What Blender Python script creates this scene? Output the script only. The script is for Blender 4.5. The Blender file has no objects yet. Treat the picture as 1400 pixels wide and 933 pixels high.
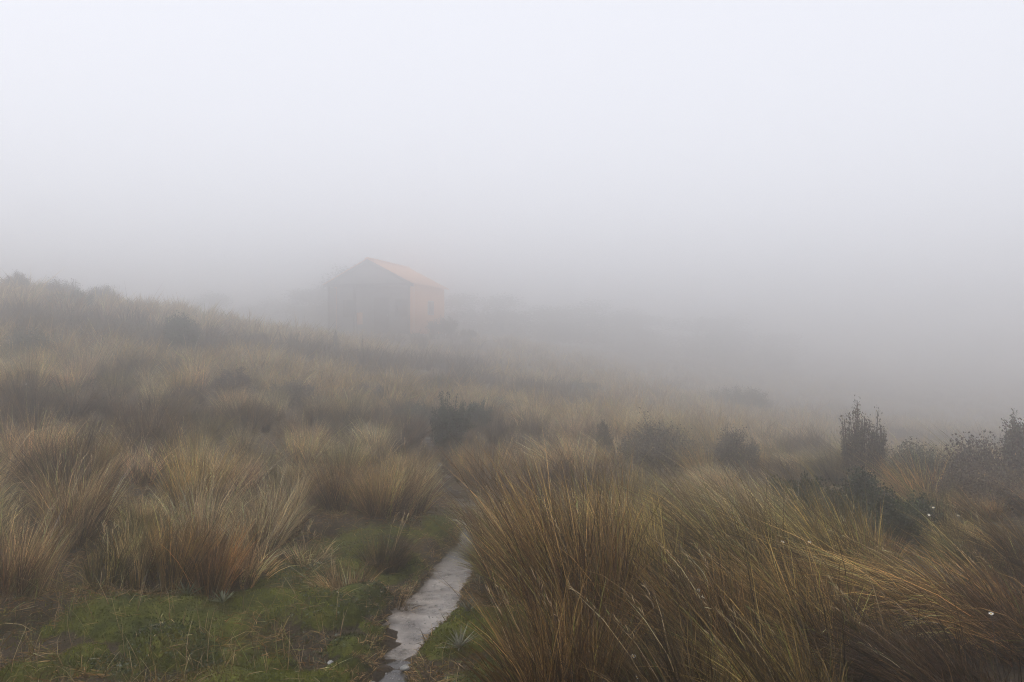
import bpy, math
import numpy as np
from mathutils import Vector

# ------------------------------------------------------------------ camera, sky, sun, exposure
S = bpy.context.scene
COL = S.collection
R = math.radians
CAM_Z = 1.6
FP = 1089.0                       # focal length in photo pixels (1400 wide)
cam_d = bpy.data.cameras.new('camera'); cam_d.sensor_width = 36.0; cam_d.lens = 28.0
cam_d.clip_start = 0.05; cam_d.clip_end = 3000
cam = bpy.data.objects.new('camera', cam_d); COL.objects.link(cam)
cam.location = (0, 0, CAM_Z); cam.rotation_euler = (R(90), 0, 0)
S.camera = cam

SUN_EL, SUN_AZ = R(58), R(-95)    # behind the cloud, high on the left
W = bpy.data.worlds.new('World'); S.world = W; W.use_nodes = True
nt = W.node_tree; nt.nodes.clear()
wo = nt.nodes.new('ShaderNodeOutputWorld'); bg = nt.nodes.new('ShaderNodeBackground')
sky = nt.nodes.new('ShaderNodeTexSky'); sky.sky_type = 'NISHITA'; sky.sun_disc = False
sky.sun_elevation = SUN_EL; sky.sun_rotation = SUN_AZ; sky.air_density = 1.0; sky.dust_density = 4.0
hs = nt.nodes.new('ShaderNodeHueSaturation'); hs.inputs['Saturation'].default_value = 0.3
mx = nt.nodes.new('ShaderNodeMix'); mx.data_type = 'RGBA'
mx.inputs['Factor'].default_value = 0.85                      # an even overcast deck over the blue sky
mx.inputs['B'].default_value = (9.75, 9.9, 10.75, 1)
nt.links.new(sky.outputs[0], hs.inputs['Color']); nt.links.new(hs.outputs[0], mx.inputs['A'])
nt.links.new(mx.outputs['Result'], bg.inputs['Color']); bg.inputs['Strength'].default_value = 0.105
nt.links.new(bg.outputs[0], wo.inputs['Surface'])

sd = bpy.data.lights.new('sun', 'SUN'); sd.energy = 1.5; sd.angle = R(11); sd.color = (1.0, 0.97, 0.93)
sun = bpy.data.objects.new('sun', sd); COL.objects.link(sun)
dv = Vector((math.sin(SUN_AZ) * math.cos(SUN_EL), math.cos(SUN_AZ) * math.cos(SUN_EL), math.sin(SUN_EL)))
sun.rotation_euler = (-dv).to_track_quat('-Z', 'Y').to_euler(); sun.location = dv * 60

S.view_settings.view_transform = 'Standard'; S.view_settings.look = 'None'
S.view_settings.exposure = 0.0; S.view_settings.gamma = 1.0
S.cycles.use_denoising = True; S.cycles.denoising_prefilter = 'NONE'; S.cycles.filter_width = 1.1; S.cycles.use_adaptive_sampling = False
S.cycles.max_bounces = 12; S.cycles.diffuse_bounces = 3; S.cycles.volume_bounces = 8
S.cycles.transparent_max_bounces = 8; S.cycles.glossy_bounces = 2

FOG_DENSITY = 0.047
FOG_TOP = 7.4

# ------------------------------------------------------------------ helpers
rng = np.random.default_rng(7)

def px_to_x(px, d): return (px - 700.0) / FP * d

def waves(seed, n, k0, k1):
    r = np.random.default_rng(seed)
    a = r.uniform(0, 2 * np.pi, n); k = np.exp(r.uniform(np.log(k0), np.log(k1), n)); p = r.uniform(0, 2 * np.pi, n)
    return k * np.cos(a), k * np.sin(a), p

def wnoise(w, x, y):
    kx, ky, p = w
    s = np.zeros(np.shape(x))
    for i in range(len(p)): s = s + np.sin(kx[i] * x + ky[i] * y + p[i])
    return s / math.sqrt(len(p) / 2)        # about unit variance

W_BIG = waves(1, 10, 0.25, 0.7); W_MID = waves(2, 14, 1.5, 4.0); W_FINE = waves(3, 16, 9.0, 28.0)
W_PATCH = waves(4, 14, 2.0, 6.0); W_TONE = waves(5, 12, 0.5, 1.6); W_PATCH2 = waves(6, 18, 7.0, 20.0); W_XF = waves(8, 18, 30.0, 80.0)

# terrain: heights read off the photograph, spline in (bearing, log distance)
CP = [  # px, distance, ground height
 (0, 3, .05), (350, 3, 0), (700, 3, 0), (1050, 3, .0), (1400, 3, .02), (-600, 3, .15), (2000, 3, 0.05),
 (0, 4.7, .05), (250, 4.8, .0), (500, 4.7, 0), (700, 4.7, 0), (1000, 4.7, .02), (1400, 4.7, .02),
 (0, 6.2, .26), (200, 6.2, .15), (400, 6.5, .04), (640, 7, 0), (900, 7, .03), (1150, 7, .05), (1400, 7.2, .10), (2000, 7.2, .1), (-600, 6.5, .6),
 (0, 10, .80), (200, 10, .62), (400, 10, .36), (615, 10, .02), (900, 10.5, -.08), (1150, 10.5, -.28), (1400, 10.5, -.36), (2000, 11, -.4), (-600, 10, 1.3),
 (0, 15, 1.55), (200, 15.5, 1.18), (400, 16, .78), (620, 16, .24), (900, 16, -.30), (1150, 16, -.95), (1400, 16, -1.25), (2100, 16, -1.3), (-600, 15, 2.1),
 (0, 23, 2.95), (100, 24, 2.72), (200, 26, 2.42), (320, 28, 2.02), (440, 30, 1.55), (620, 28, .72), (900, 28, -.50), (1150, 28, -1.5), (1400, 28, -2.0), (2100, 28, -2.2), (-600, 22, 3.6),
 (0, 34, 2.5), (150, 36, 2.3), (300, 40, 1.7), (440, 45, 1.9), (530, 45, 1.97), (620, 46, 1.85), (760, 46, .9), (950, 46, -1.1), (1200, 46, -2.6), (1400, 46, -3.1), (2200, 46, -3.3), (-700, 36, 3.0),
 (0, 70, 1.5), (400, 70, 1.9), (550, 70, 2.0), (750, 70, 1.0), (1000, 70, -1.0), (1400, 70, -3.2), (2200, 70, -3.6), (-700, 70, 1.6),
 (0, 330, 2.5), (700, 330, 3.0), (1400, 330, 2.5), (2600, 330, 2.5), (-1200, 330, 2.5)]
def _uv(x, y):
    d = np.maximum(y, 3.0)
    return np.clip(x / d, -1.7, 1.7) * 1.3, np.log(d) * 1.0
_cp = np.array(CP); _cx = (_cp[:, 0] - 700) / FP * _cp[:, 1]
_u, _v = _uv(_cx, _cp[:, 1]); _z = _cp[:, 2]
def _phi(r2): return np.where(r2 > 1e-12, r2 * np.log(np.maximum(r2, 1e-12)) * 0.5, 0.0)
_n = len(_z)
_A = np.zeros((_n + 3, _n + 3))
_A[:_n, :_n] = _phi((_u[:, None] - _u) ** 2 + (_v[:, None] - _v) ** 2) + np.eye(_n) * 0.004
_A[:_n, _n:] = np.stack([np.ones(_n), _u, _v], 1); _A[_n:, :_n] = _A[:_n, _n:].T
_W = np.linalg.solve(_A, np.concatenate([_z, np.zeros(3)]))
def h_base(x, y):
    x = np.asarray(x, float); y = np.asarray(y, float)
    sh = x.shape; u, v = _uv(x.ravel(), y.ravel())
    out = _W[_n] + _W[_n + 1] * u + _W[_n + 2] * v
    for i in range(_n): out = out + _W[i] * _phi((u - _u[i]) ** 2 + (v - _v[i]) ** 2)
    out = out.reshape(sh)
    return out + 0.05 * wnoise(W_BIG, x, y) * np.clip((y - 6) / 6, 0, 1) 

# path centre line (x, y, half width)
PATH = np.array([(-.75, -6, .16), (-.66, 0, .14), (-.62, 2.6, .12), (-.595, 3.7, .125), (-.585, 4.02, .11), (-.555, 4.32, .17), (-.52, 4.66, .23), (-.505, 5.07, .20),
                 (-.455, 5.55, .15), (-.40, 5.95, .135), (-.34, 6.6, .13), (-.34, 7.2, .15), (-.46, 7.9, .12), (-.78, 9.4, .10), (-1.15, 11.5, .09), (-1.7, 15, .09),
                 (-2.6, 20, .09), (-4.2, 29, .10), (-6.4, 41, .12)])
def path_at(y):
    return np.interp(y, PATH[:, 1], PATH[:, 0]), np.interp(y, PATH[:, 1], PATH[:, 2])
def path_dist(x, y):            # signed distance to the edge, metres (negative inside)
    cx, hw = path_at(y)
    edge = 0.022 * wnoise(W_PATCH2, x * 0.45, y * 0.45) + 0.016 * wnoise(W_FINE, x * .8, y * .8) + 0.009 * wnoise(W_XF, x, y)
    return np.abs(x - cx) - hw + edge

# moss cushions
_r = np.random.default_rng(11)
NC = 190
_cr = _r.uniform(.07, .24, NC)
CUSH = np.stack([_r.uniform(-3.6, .5, NC), _r.uniform(3.2, 6.8, NC), _cr, _cr * _r.uniform(.35, .75, NC), _r.uniform(.9, 2.0, NC), np.arange(NC)], 1)
CTONE = _r.uniform(0, 1, NC)
def cushions(x, y, ids=False):
    o = np.zeros(np.shape(x)); k = np.full(np.shape(x), -1)
    for cx, cy, r, h, e, i in CUSH:
        q = 1 - ((x - cx) / (r * e)) ** 2 - ((y - cy) / r) ** 2
        v = h * np.clip(q, 0, 1) ** .4; k = np.where(v > o, int(i), k); o = np.maximum(o, v)
    return k if ids else o
def moss_mask(x, y):
    """1 where moss carpets the clearing beside the path"""
    a = np.clip((5.0 + 0.45 * np.clip(x + 2.6, 0, 2.4) - y) / .5, 0, 1) * np.clip((x + 4.6) / .6, 0, 1)      # left clearing, deeper towards the path
    b = np.clip((1.0 - np.abs(x + 1.2) / 1.1) * 3, 0, 1) * np.clip((8.2 - y) / .8, 0, 1)                   # strip running back beside the path
    c = np.clip((0.02 - x) / .18, 0, 1) * np.clip((x + .75) / .1, 0, 1) * np.clip((4.85 - y) / .3, 0, 1)      # bank between path and big tussock
    a = a * np.clip(1.15 + np.clip((x + 1.5) * 1.2, -1, 0) * (.55 - .5 * wnoise(W_PATCH, x * .8 + 7, y * 1.3)), 0, 1)    # patchier towards the left
    m = np.maximum(np.maximum(a, b), c)
    m = m * np.clip(0.75 + 0.35 * wnoise(W_PATCH, x, y), 0, 1) * np.clip(1.85 + .75 * wnoise(W_PATCH2, x * .6 + 4, y * .9), 0, 1) * np.clip((path_dist(x, y) + .02) / .06, 0, 1)
    return m * (y < 9)
def H(x, y, detail=True, channel=True):
    x = np.asarray(x, float); y = np.asarray(y, float)
    z = h_base(x, y)
    near = np.clip((14 - y) / 6, 0, 1) * np.clip((14 - np.abs(x)) / 5, 0, 1)
    if detail:
        z = z + near * ((0.022 + .022 * np.exp(-((x + 1.6) / 1.3) ** 2 - ((y - 4.3) / 1.2) ** 2)) * wnoise(W_MID, x * 1.4, y * 1.4) * np.clip(path_dist(x, y) / .35, 0, 1) + 0.006 * wnoise(W_FINE, x, y) * np.clip((9 - y) / 3, 0, 1))
        sel = (x > -4.2) & (x < 1.1) & (y > 2.7) & (y < 8.1)
        if np.any(sel):
            xs, ys = x[sel], y[sel]
            z[sel] += cushions(xs, ys) * np.clip((path_dist(xs, ys)) / .08, 0, 1)
    if channel:
        d = path_dist(x, y)
        t = np.clip((0.05 - d) / 0.15, 0, 1); t = t * t * (3 - 2 * t)
        z = z - 0.078 * t + .007 * wnoise(W_XF, x, y) * np.exp(-(d / .09) ** 2)
    return z
def Hp(x, y): return float(H(np.array([x]), np.array([y]))[0])

def mesh_obj(name, V, F, mats, parent=None, col=None, smooth=False, link=True, sizes=None, mi=None):
    """V (n,3); F (m,k) array or list of such arrays; col (n,3) colours"""
    me = bpy.data.meshes.new(name)
    Fs = F if isinstance(F, list) else [F]
    Fs = [np.asarray(f, np.int32) for f in Fs if len(f)]
    V = np.asarray(V, np.float32)
    me.vertices.add(len(V)); me.vertices.foreach_set('co', V.ravel())
    li = np.concatenate([f.ravel() for f in Fs]); ls = np.concatenate([np.full(len(f), f.shape[1], np.int32) for f in Fs])
    st = np.concatenate([[0], np.cumsum(ls)[:-1]]).astype(np.int32)
    me.loops.add(len(li)); me.loops.foreach_set('vertex_index', li)
    me.polygons.add(len(ls)); me.polygons.foreach_set('loop_start', st)
    try: me.polygons.foreach_set('loop_total', ls)
    except Exception: pass
    for m in (mats if isinstance(mats, (list, tuple)) else [mats]): me.materials.append(m)
    if mi is not None: me.polygons.foreach_set('material_index', np.asarray(mi, np.int32))
    if smooth: me.polygons.foreach_set('use_smooth', np.ones(len(ls), bool))
    if col is not None:
        a = me.color_attributes.new('tint', 'FLOAT_COLOR', 'POINT')
        c = np.ones((len(V), 4), np.float32); c[:, :3] = col
        a.data.foreach_set('color', c.ravel())
    me.update(); me.validate()
    o = bpy.data.objects.new(name, me)
    if link: COL.objects.link(o)
    if parent: o.parent = parent
    return o

def empty(name, loc=(0, 0, 0), rz=0.0):
    o = bpy.data.objects.new(name, None); COL.objects.link(o)
    o.location = loc; o.rotation_euler = (0, 0, rz); o.empty_display_size = 0.1
    return o
def tag(o, label=None, cat=None, group=None, kind=None):
    if label: o['label'] = label
    if cat: o['category'] = cat
    if group: o['group'] = group
    if kind: o['kind'] = kind
    return o
def copy_tree(o, parent=None):
    c = o.copy(); COL.objects.link(c)
    if parent: c.parent = parent
    for ch in list(o.children): copy_tree(ch, c)
    return c

# ------------------------------------------------------------------ materials
def new_mat(name):
    m = bpy.data.materials.new(name); m.use_nodes = True
    n = m.node_tree; n.nodes.clear()
    return m, n, n.nodes.new('ShaderNodeOutputMaterial')

def leaf_mat(name, trans=0.25, rough=0.6, spec=0.25):
    """colour comes from the tint attribute (the colour of each blade or leaf), varied a little per object"""
    m, n, out = new_mat(name)
    at = n.nodes.new('ShaderNodeVertexColor'); at.layer_name = 'tint'
    oi = n.nodes.new('ShaderNodeObjectInfo')
    hsv = n.nodes.new('ShaderNodeHueSaturation')
    mr = n.nodes.new('ShaderNodeMapRange'); mr.inputs['To Min'].default_value = 0.82; mr.inputs['To Max'].default_value = 1.18
    mr2 = n.nodes.new('ShaderNodeMapRange'); mr2.inputs['To Min'].default_value = 0.488; mr2.inputs['To Max'].default_value = 0.512
    n.links.new(oi.outputs['Random'], mr.inputs['Value']); n.links.new(mr.outputs[0], hsv.inputs['Value'])
    ad = n.nodes.new('ShaderNodeMath'); ad.operation = 'FRACT'; mu = n.nodes.new('ShaderNodeMath'); mu.operation = 'MULTIPLY'; mu.inputs[1].default_value = 7.31
    n.links.new(oi.outputs['Random'], mu.inputs[0]); n.links.new(mu.outputs[0], ad.inputs[0]); n.links.new(ad.outputs[0], mr2.inputs['Value'])
    n.links.new(mr2.outputs[0], hsv.inputs['Hue']); n.links.new(at.outputs['Color'], hsv.inputs['Color'])
    p = n.nodes.new('ShaderNodeBsdfPrincipled'); p.inputs['Roughness'].default_value = rough
    p.inputs['Specular IOR Level'].default_value = spec
    n.links.new(hsv.outputs[0], p.inputs['Base Color'])
    tr = n.nodes.new('ShaderNodeBsdfTranslucent'); n.links.new(hsv.outputs[0], tr.inputs['Color'])
    mix = n.nodes.new('ShaderNodeMixShader'); mix.inputs[0].default_value = trans
    n.links.new(p.outputs[0], mix.inputs[1]); n.links.new(tr.outputs[0], mix.inputs[2]); n.links.new(mix.outputs[0], out.inputs['Surface'])
    return m

def rough_mat(name, c1, c2, scale=8.0, rough=0.8, bump=0.0, spec=0.3, metal=0.0, detail=6):
    m, n, out = new_mat(name)
    tc = n.nodes.new('ShaderNodeTexCoord'); no = n.nodes.new('ShaderNodeTexNoise')
    no.inputs['Scale'].default_value = scale; no.inputs['Detail'].default_value = detail; no.inputs['Roughness'].default_value = 0.6
    n.links.new(tc.outputs['Object'], no.inputs['Vector'])
    cr = n.nodes.new('ShaderNodeValToRGB'); cr.color_ramp.elements[0].position = 0.3; cr.color_ramp.elements[1].position = 0.7
    cr.color_ramp.elements[0].color = (*c1, 1); cr.color_ramp.elements[1].color = (*c2, 1)
    n.links.new(no.outputs['Fac'], cr.inputs['Fac'])
    p = n.nodes.new('ShaderNodeBsdfPrincipled'); p.inputs['Roughness'].default_value = rough
    p.inputs['Specular IOR Level'].default_value = spec; p.inputs['Metallic'].default_value = metal
    n.links.new(cr.outputs[0], p.inputs['Base Color'])
    if bump:
        b = n.nodes.new('ShaderNodeBump'); b.inputs['Strength'].default_value = bump; b.inputs['Distance'].default_value = 0.02
        n.links.new(no.outputs['Fac'], b.inputs['Height']); n.links.new(b.outputs[0], p.inputs['Normal'])
    n.links.new(p.outputs[0], out.inputs['Surface'])
    return m

M_BLADE = leaf_mat('tussock_blade', 0.22, 0.6, 0.25)
M_DEAD = leaf_mat('dead_blade', 0.10, 0.85, 0.1)
M_LEAF = leaf_mat('shrub_leaf', 0.18, 0.5, 0.35)
M_MOSS = leaf_mat('moss_shoot', 0.2, 0.7, 0.2)
M_TWIG = rough_mat('twig_bark', (.05, .038, .03), (.12, .095, .075), 30, 0.9, 0.3)
M_PETAL = rough_mat('white_petal', (.50, .50, .46), (.62, .62, .58), 40, 0.6)
M_DISC = rough_mat('yellow_disc', (.45, .27, .03), (.6, .4, .05), 200, 0.8)
M_STONE = rough_mat('grey_stone', (.16, .16, .15), (.36, .35, .33), 30, 0.8, 0.4)

def ground_mat():
    m, n, out = new_mat('peaty_ground')
    tc = n.nodes.new('ShaderNodeTexCoord')
    at = n.nodes.new('ShaderNodeAttribute'); at.attribute_name = 'moss'
    def noise(sc, det=6, rg=.6):
        o = n.nodes.new('ShaderNodeTexNoise'); o.inputs['Scale'].default_value = sc; o.inputs['Detail'].default_value = det; o.inputs['Roughness'].default_value = rg
        n.links.new(tc.outputs['Object'], o.inputs['Vector']); return o
    def ramp(src, stops):
        r = n.nodes.new('ShaderNodeValToRGB'); e = r.color_ramp.elements
        while len(e) < len(stops): e.new(.5)
        for k, (p, c) in enumerate(stops): e[k].position = p; e[k].color = (*c, 1)
        n.links.new(src, r.inputs['Fac']); return r
    n1, n2, n3, n4 = noise(6), noise(45, 8, .7), noise(2.3, 5), noise(160, 4)
    soil = ramp(n2.outputs['Fac'], [(.3, (.022, .016, .011)), (.52, (.06, .043, .028)), (.72, (.13, .095, .06))])
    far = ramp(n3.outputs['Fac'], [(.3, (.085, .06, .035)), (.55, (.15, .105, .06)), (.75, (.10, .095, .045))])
    moss = ramp(n1.outputs['Fac'], [(.28, (.030, .034, .008)), (.45, (.070, .080, .013)), (.6, (.13, .135, .020)), (.75, (.13, .10, .03))])
    mf = ramp(n2.outputs['Fac'], [(.35, (.45, .45, .45)), (.7, (1.25, 1.25, 1.25))])
    mm = n.nodes.new('ShaderNodeMix'); mm.data_type = 'RGBA'; mm.blend_type = 'MULTIPLY'; mm.inputs['Factor'].default_value = 1
    n.links.new(moss.outputs[0], mm.inputs['A']); n.links.new(mf.outputs[0], mm.inputs['B'])
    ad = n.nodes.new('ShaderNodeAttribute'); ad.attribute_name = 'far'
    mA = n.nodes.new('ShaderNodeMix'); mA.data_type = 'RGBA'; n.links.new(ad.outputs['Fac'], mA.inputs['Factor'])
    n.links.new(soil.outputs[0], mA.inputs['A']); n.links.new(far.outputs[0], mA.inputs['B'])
    # ragged edge between moss and soil
    ma = n.nodes.new('ShaderNodeMath'); ma.operation = 'MULTIPLY_ADD'; ma.inputs[1].default_value = 1.0
    sb = n.nodes.new('ShaderNodeMath'); sb.operation = 'SUBTRACT'; sb.inputs[1].default_value = .5
    n.links.new(n2.outputs['Fac'], sb.inputs[0]); n.links.new(at.outputs['Fac'], ma.inputs[0]); n.links.new(sb.outputs[0], ma.inputs[2])
    mr = n.nodes.new('ShaderNodeMapRange'); mr.inputs['From Min'].default_value = .3; mr.inputs['From Max'].default_value = .5
    n.links.new(ma.outputs[0], mr.inputs['Value'])
    mB = n.nodes.new('ShaderNodeMix'); mB.data_type = 'RGBA'; n.links.new(mr.outputs[0], mB.inputs['Factor'])
    n.links.new(mA.outputs['Result'], mB.inputs['A']); n.links.new(mm.outputs['Result'], mB.inputs['B'])
    p = n.nodes.new('ShaderNodeBsdfPrincipled'); p.inputs['Roughness'].default_value = .9; p.inputs['Specular IOR Level'].default_value = .15
    n.links.new(mB.outputs['Result'], p.inputs['Base Color'])
    b = n.nodes.new('ShaderNodeBump'); b.inputs['Strength'].default_value = .8; b.inputs['Distance'].default_value = .02
    b2 = n.nodes.new('ShaderNodeBump'); b2.inputs['Strength'].default_value = .5; b2.inputs['Distance'].default_value = .006
    n.links.new(n2.outputs['Fac'], b.inputs['Height']); n.links.new(n4.outputs['Fac'], b2.inputs['Height']); n.links.new(b.outputs[0], b2.inputs['Normal'])
    n.links.new(b2.outputs[0], p.inputs['Normal']); n.links.new(p.outputs[0], out.inputs['Surface'])
    return m

def path_mat():
    m, n, out = new_mat('wet_gravel_path')
    tc = n.nodes.new('ShaderNodeTexCoord')
    def noise(sc, det=6, rg=.6):
        o = n.nodes.new('ShaderNodeTexNoise'); o.inputs['Scale'].default_value = sc; o.inputs['Detail'].default_value = det; o.inputs['Roughness'].default_value = rg
        n.links.new(tc.outputs['Object'], o.inputs['Vector']); return o
    n1, n2, n3 = noise(5.5, 6), noise(170, 4, .6), noise(9, 6, .55)
    r = n.nodes.new('ShaderNodeValToRGB'); e = r.color_ramp.elements
    e[0].position = .36; e[0].color = (.075, .059, .046, 1); e[1].position = .60; e[1].color = (.28, .24, .205, 1)
    mixf = n.nodes.new('ShaderNodeMath'); mixf.operation = 'MULTIPLY_ADD'; mixf.inputs[1].default_value = .25; 
    sc = n.nodes.new('ShaderNodeMath'); sc.operation = 'MULTIPLY'; sc.inputs[1].default_value = .75
    n.links.new(n3.outputs['Fac'], sc.inputs[0]); n.links.new(n2.outputs['Fac'], mixf.inputs[0]); n.links.new(sc.outputs[0], mixf.inputs[2])
    n.links.new(mixf.outputs[0], r.inputs['Fac'])
    p = n.nodes.new('ShaderNodeBsdfPrincipled')
    at = n.nodes.new('ShaderNodeAttribute'); at.attribute_name = 'wet'
    mw = n.nodes.new('ShaderNodeMix'); mw.data_type = 'RGBA'; mw.inputs['B'].default_value = (.035, .030, .027, 1)
    n.links.new(at.outputs['Fac'], mw.inputs['Factor']); n.links.new(r.outputs[0], mw.inputs['A']); n.links.new(mw.outputs['Result'], p.inputs['Base Color'])
    mr = n.nodes.new('ShaderNodeMapRange'); mr.inputs['From Min'].default_value = .38; mr.inputs['From Max'].default_value = .6
    mr.inputs['To Min'].default_value = .07; mr.inputs['To Max'].default_value = .34
    n.links.new(n1.outputs['Fac'], mr.inputs['Value']); n.links.new(mr.outputs[0], p.inputs['Roughness'])
    p.inputs['Specular IOR Level'].default_value = .5
    b = n.nodes.new('ShaderNodeBump'); b.inputs['Strength'].default_value = .22; b.inputs['Distance'].default_value = .004
    n.links.new(n2.outputs['Fac'], b.inputs['Height']); n.links.new(b.outputs[0], p.inputs['Normal'])
    n.links.new(p.outputs[0], out.inputs['Surface'])
    return m

# ------------------------------------------------------------------ ground and path
def graded(a, b, fine, lo, hi, growth):
    mid = list(np.arange(a, b + 1e-6, fine)); up, s, v = [], fine, mid[-1]
    while v < hi: s *= growth; v += s; up.append(v)
    dn, s, v = [], fine, mid[0]
    while v > lo: s *= growth; v -= s; dn.append(v)
    return np.array(dn[::-1] + mid + up)
gx = graded(-3.4, 1.0, .018, -340, 340, 1.06); gy = graded(3.2, 6.8, .018, -40, 360, 1.055)
GX, GY = np.meshgrid(gx, gy); GZ = H(GX, GY)
nx, ny = len(gx), len(gy)
idx = np.arange(nx * ny).reshape(ny, nx)
F = np.stack([idx[:-1, :-1], idx[:-1, 1:], idx[1:, 1:], idx[1:, :-1]], -1).reshape(-1, 4)
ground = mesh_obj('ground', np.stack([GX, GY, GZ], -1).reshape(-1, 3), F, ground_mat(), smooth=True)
a = ground.data.attributes.new('moss', 'FLOAT', 'POINT'); a.data.foreach_set('value', (moss_mask(GX, GY) * np.where(cushions(GX, GY, True) >= 0, 1, .25)).ravel().astype(np.float32))  # gaps between cushions coloured as dark soil, painting in crevice shade
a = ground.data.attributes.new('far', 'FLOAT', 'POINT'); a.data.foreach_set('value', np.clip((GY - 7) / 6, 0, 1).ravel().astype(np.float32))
tag(ground, 'rolling tussock hillside of dark peaty soil and green moss', kind='structure')

py_ = np.concatenate([np.arange(-5.5, 3.2, .2), np.arange(3.2, 8.2, .03), np.arange(8.2, 40, .25)])
pc, phw = path_at(py_); tt = np.linspace(-1, 1, 22)
PX = pc[:, None] + tt[None] * (phw[:, None] + .10); PY = np.repeat(py_[:, None], 22, 1)
PZ = h_base(PX, PY) - 0.050 + 0.006 * wnoise(W_PATCH, PX * 1.5, PY * 1.5) + .0008 * wnoise(W_FINE, PX, PY)
idx = np.arange(PX.size).reshape(PX.shape)
F = np.stack([idx[:-1, :-1], idx[:-1, 1:], idx[1:, 1:], idx[1:, :-1]], -1).reshape(-1, 4)
wet_ = np.clip((4.08 + .08 * wnoise(W_PATCH2, PX, PY * .6) - PY) / .12, 0, 1) * .9 + np.clip((PY - 5.6) / .7, 0, .85) + .85 * np.clip(1 + path_dist(PX, PY) / .065, 0, 1) ** 1.5 + .25 * np.clip(wnoise(W_PATCH2, PX * .5, PY * .9) - .3, 0, 1)
path = mesh_obj('path', np.stack([PX, PY, PZ], -1).reshape(-1, 3), F, path_mat(), smooth=True)
a = path.data.attributes.new('wet', 'FLOAT', 'POINT'); a.data.foreach_set('value', np.clip(wet_, 0, 1).ravel().astype(np.float32))
tag(path, 'narrow pale wet walking path winding towards the hut', kind='structure')

# ------------------------------------------------------------------ blades
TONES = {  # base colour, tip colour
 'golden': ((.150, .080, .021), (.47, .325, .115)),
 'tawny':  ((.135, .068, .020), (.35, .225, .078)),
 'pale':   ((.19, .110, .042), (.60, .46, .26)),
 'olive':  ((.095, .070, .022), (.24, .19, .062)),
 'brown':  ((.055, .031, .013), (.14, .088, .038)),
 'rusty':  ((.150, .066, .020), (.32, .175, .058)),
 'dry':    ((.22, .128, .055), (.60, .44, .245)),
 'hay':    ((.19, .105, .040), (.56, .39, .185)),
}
def make_blades(r, root, d0, L, w, bend, droop, tone, nseg=4, tip_bias=1.0, shade_sd=.22):
    """ribbon blades: root (n,3), d0 (n,3) start direction, L length, w width, bend (n,3) sideways pull, droop"""
    n = len(root); t = np.linspace(0, 1, nseg + 1)
    P = root[:, None] + L[:, None, None] * (d0[:, None] * t[None, :, None] + bend[:, None] * (t ** 2)[None, :, None])
    P[..., 2] -= (L * droop)[:, None] * (t ** 3)[None]
    wa = r.uniform(0, 6.283, n); wk = r.uniform(2.5, 6.0, n); wb = .022 * L
    wob = (np.sin(wk[:, None] * t[None] + wa[:, None]) - np.sin(wa)[:, None]) * wb[:, None]
    P[..., 0] += wob * np.cos(wa * 3)[:, None]; P[..., 1] += wob * np.sin(wa * 3)[:, None]
    tang = P[:, -1] - P[:, 0]; az = r.uniform(0, 2 * np.pi, n)
    side = np.cross(tang, np.stack([np.cos(az), np.sin(az), np.full(n, .25)], -1)); side /= np.linalg.norm(side, axis=1, keepdims=True) + 1e-9
    wt = (1 - t ** 1.8) * .92 + .08
    wl = .5 * w[:, None] * wt[None]
    A = P - side[:, None] * wl[..., None]; B = P + side[:, None] * wl[..., None]
    m = nseg + 1
    V = np.empty((n, 2 * m - 1, 3)); V[:, 0:2 * nseg:2] = A[:, :-1]; V[:, 1:2 * nseg:2] = B[:, :-1]; V[:, -1] = P[:, -1]
    k = np.arange(nseg - 1)
    q = np.stack([2 * k, 2 * k + 1, 2 * k + 3, 2 * k + 2], -1)
    base = (np.arange(n) * (2 * m - 1))[:, None, None]
    Q = (base + q[None]).reshape(-1, 4)
    T = (np.arange(n) * (2 * m - 1))[:, None] + np.array([2 * nseg - 2, 2 * nseg - 1, 2 * nseg])[None]
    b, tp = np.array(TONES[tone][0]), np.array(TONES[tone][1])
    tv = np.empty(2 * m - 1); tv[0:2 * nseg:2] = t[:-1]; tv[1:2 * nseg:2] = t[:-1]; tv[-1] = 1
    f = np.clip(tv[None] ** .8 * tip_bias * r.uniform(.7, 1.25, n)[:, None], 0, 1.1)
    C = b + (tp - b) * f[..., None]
    C = C * np.exp(r.normal(0, shade_sd, n))[:, None, None]
    g = r.uniform(0, 1, n) < .10                              # a few living green blades
    C[g] = C[g] * np.array([.62, .95, .6])
    return V.reshape(-1, 3), Q, T, np.clip(C, .004, .75).reshape(-1, 3)

def join(parts):
    V, Q, T, C, o = [], [], [], [], 0
    for v, q, t, c in parts:
        V.append(v); Q.append(q + o); T.append(t + o); C.append(c); o += len(v)
    return np.concatenate(V), np.concatenate(Q), np.concatenate(T), np.concatenate(C)

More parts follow.
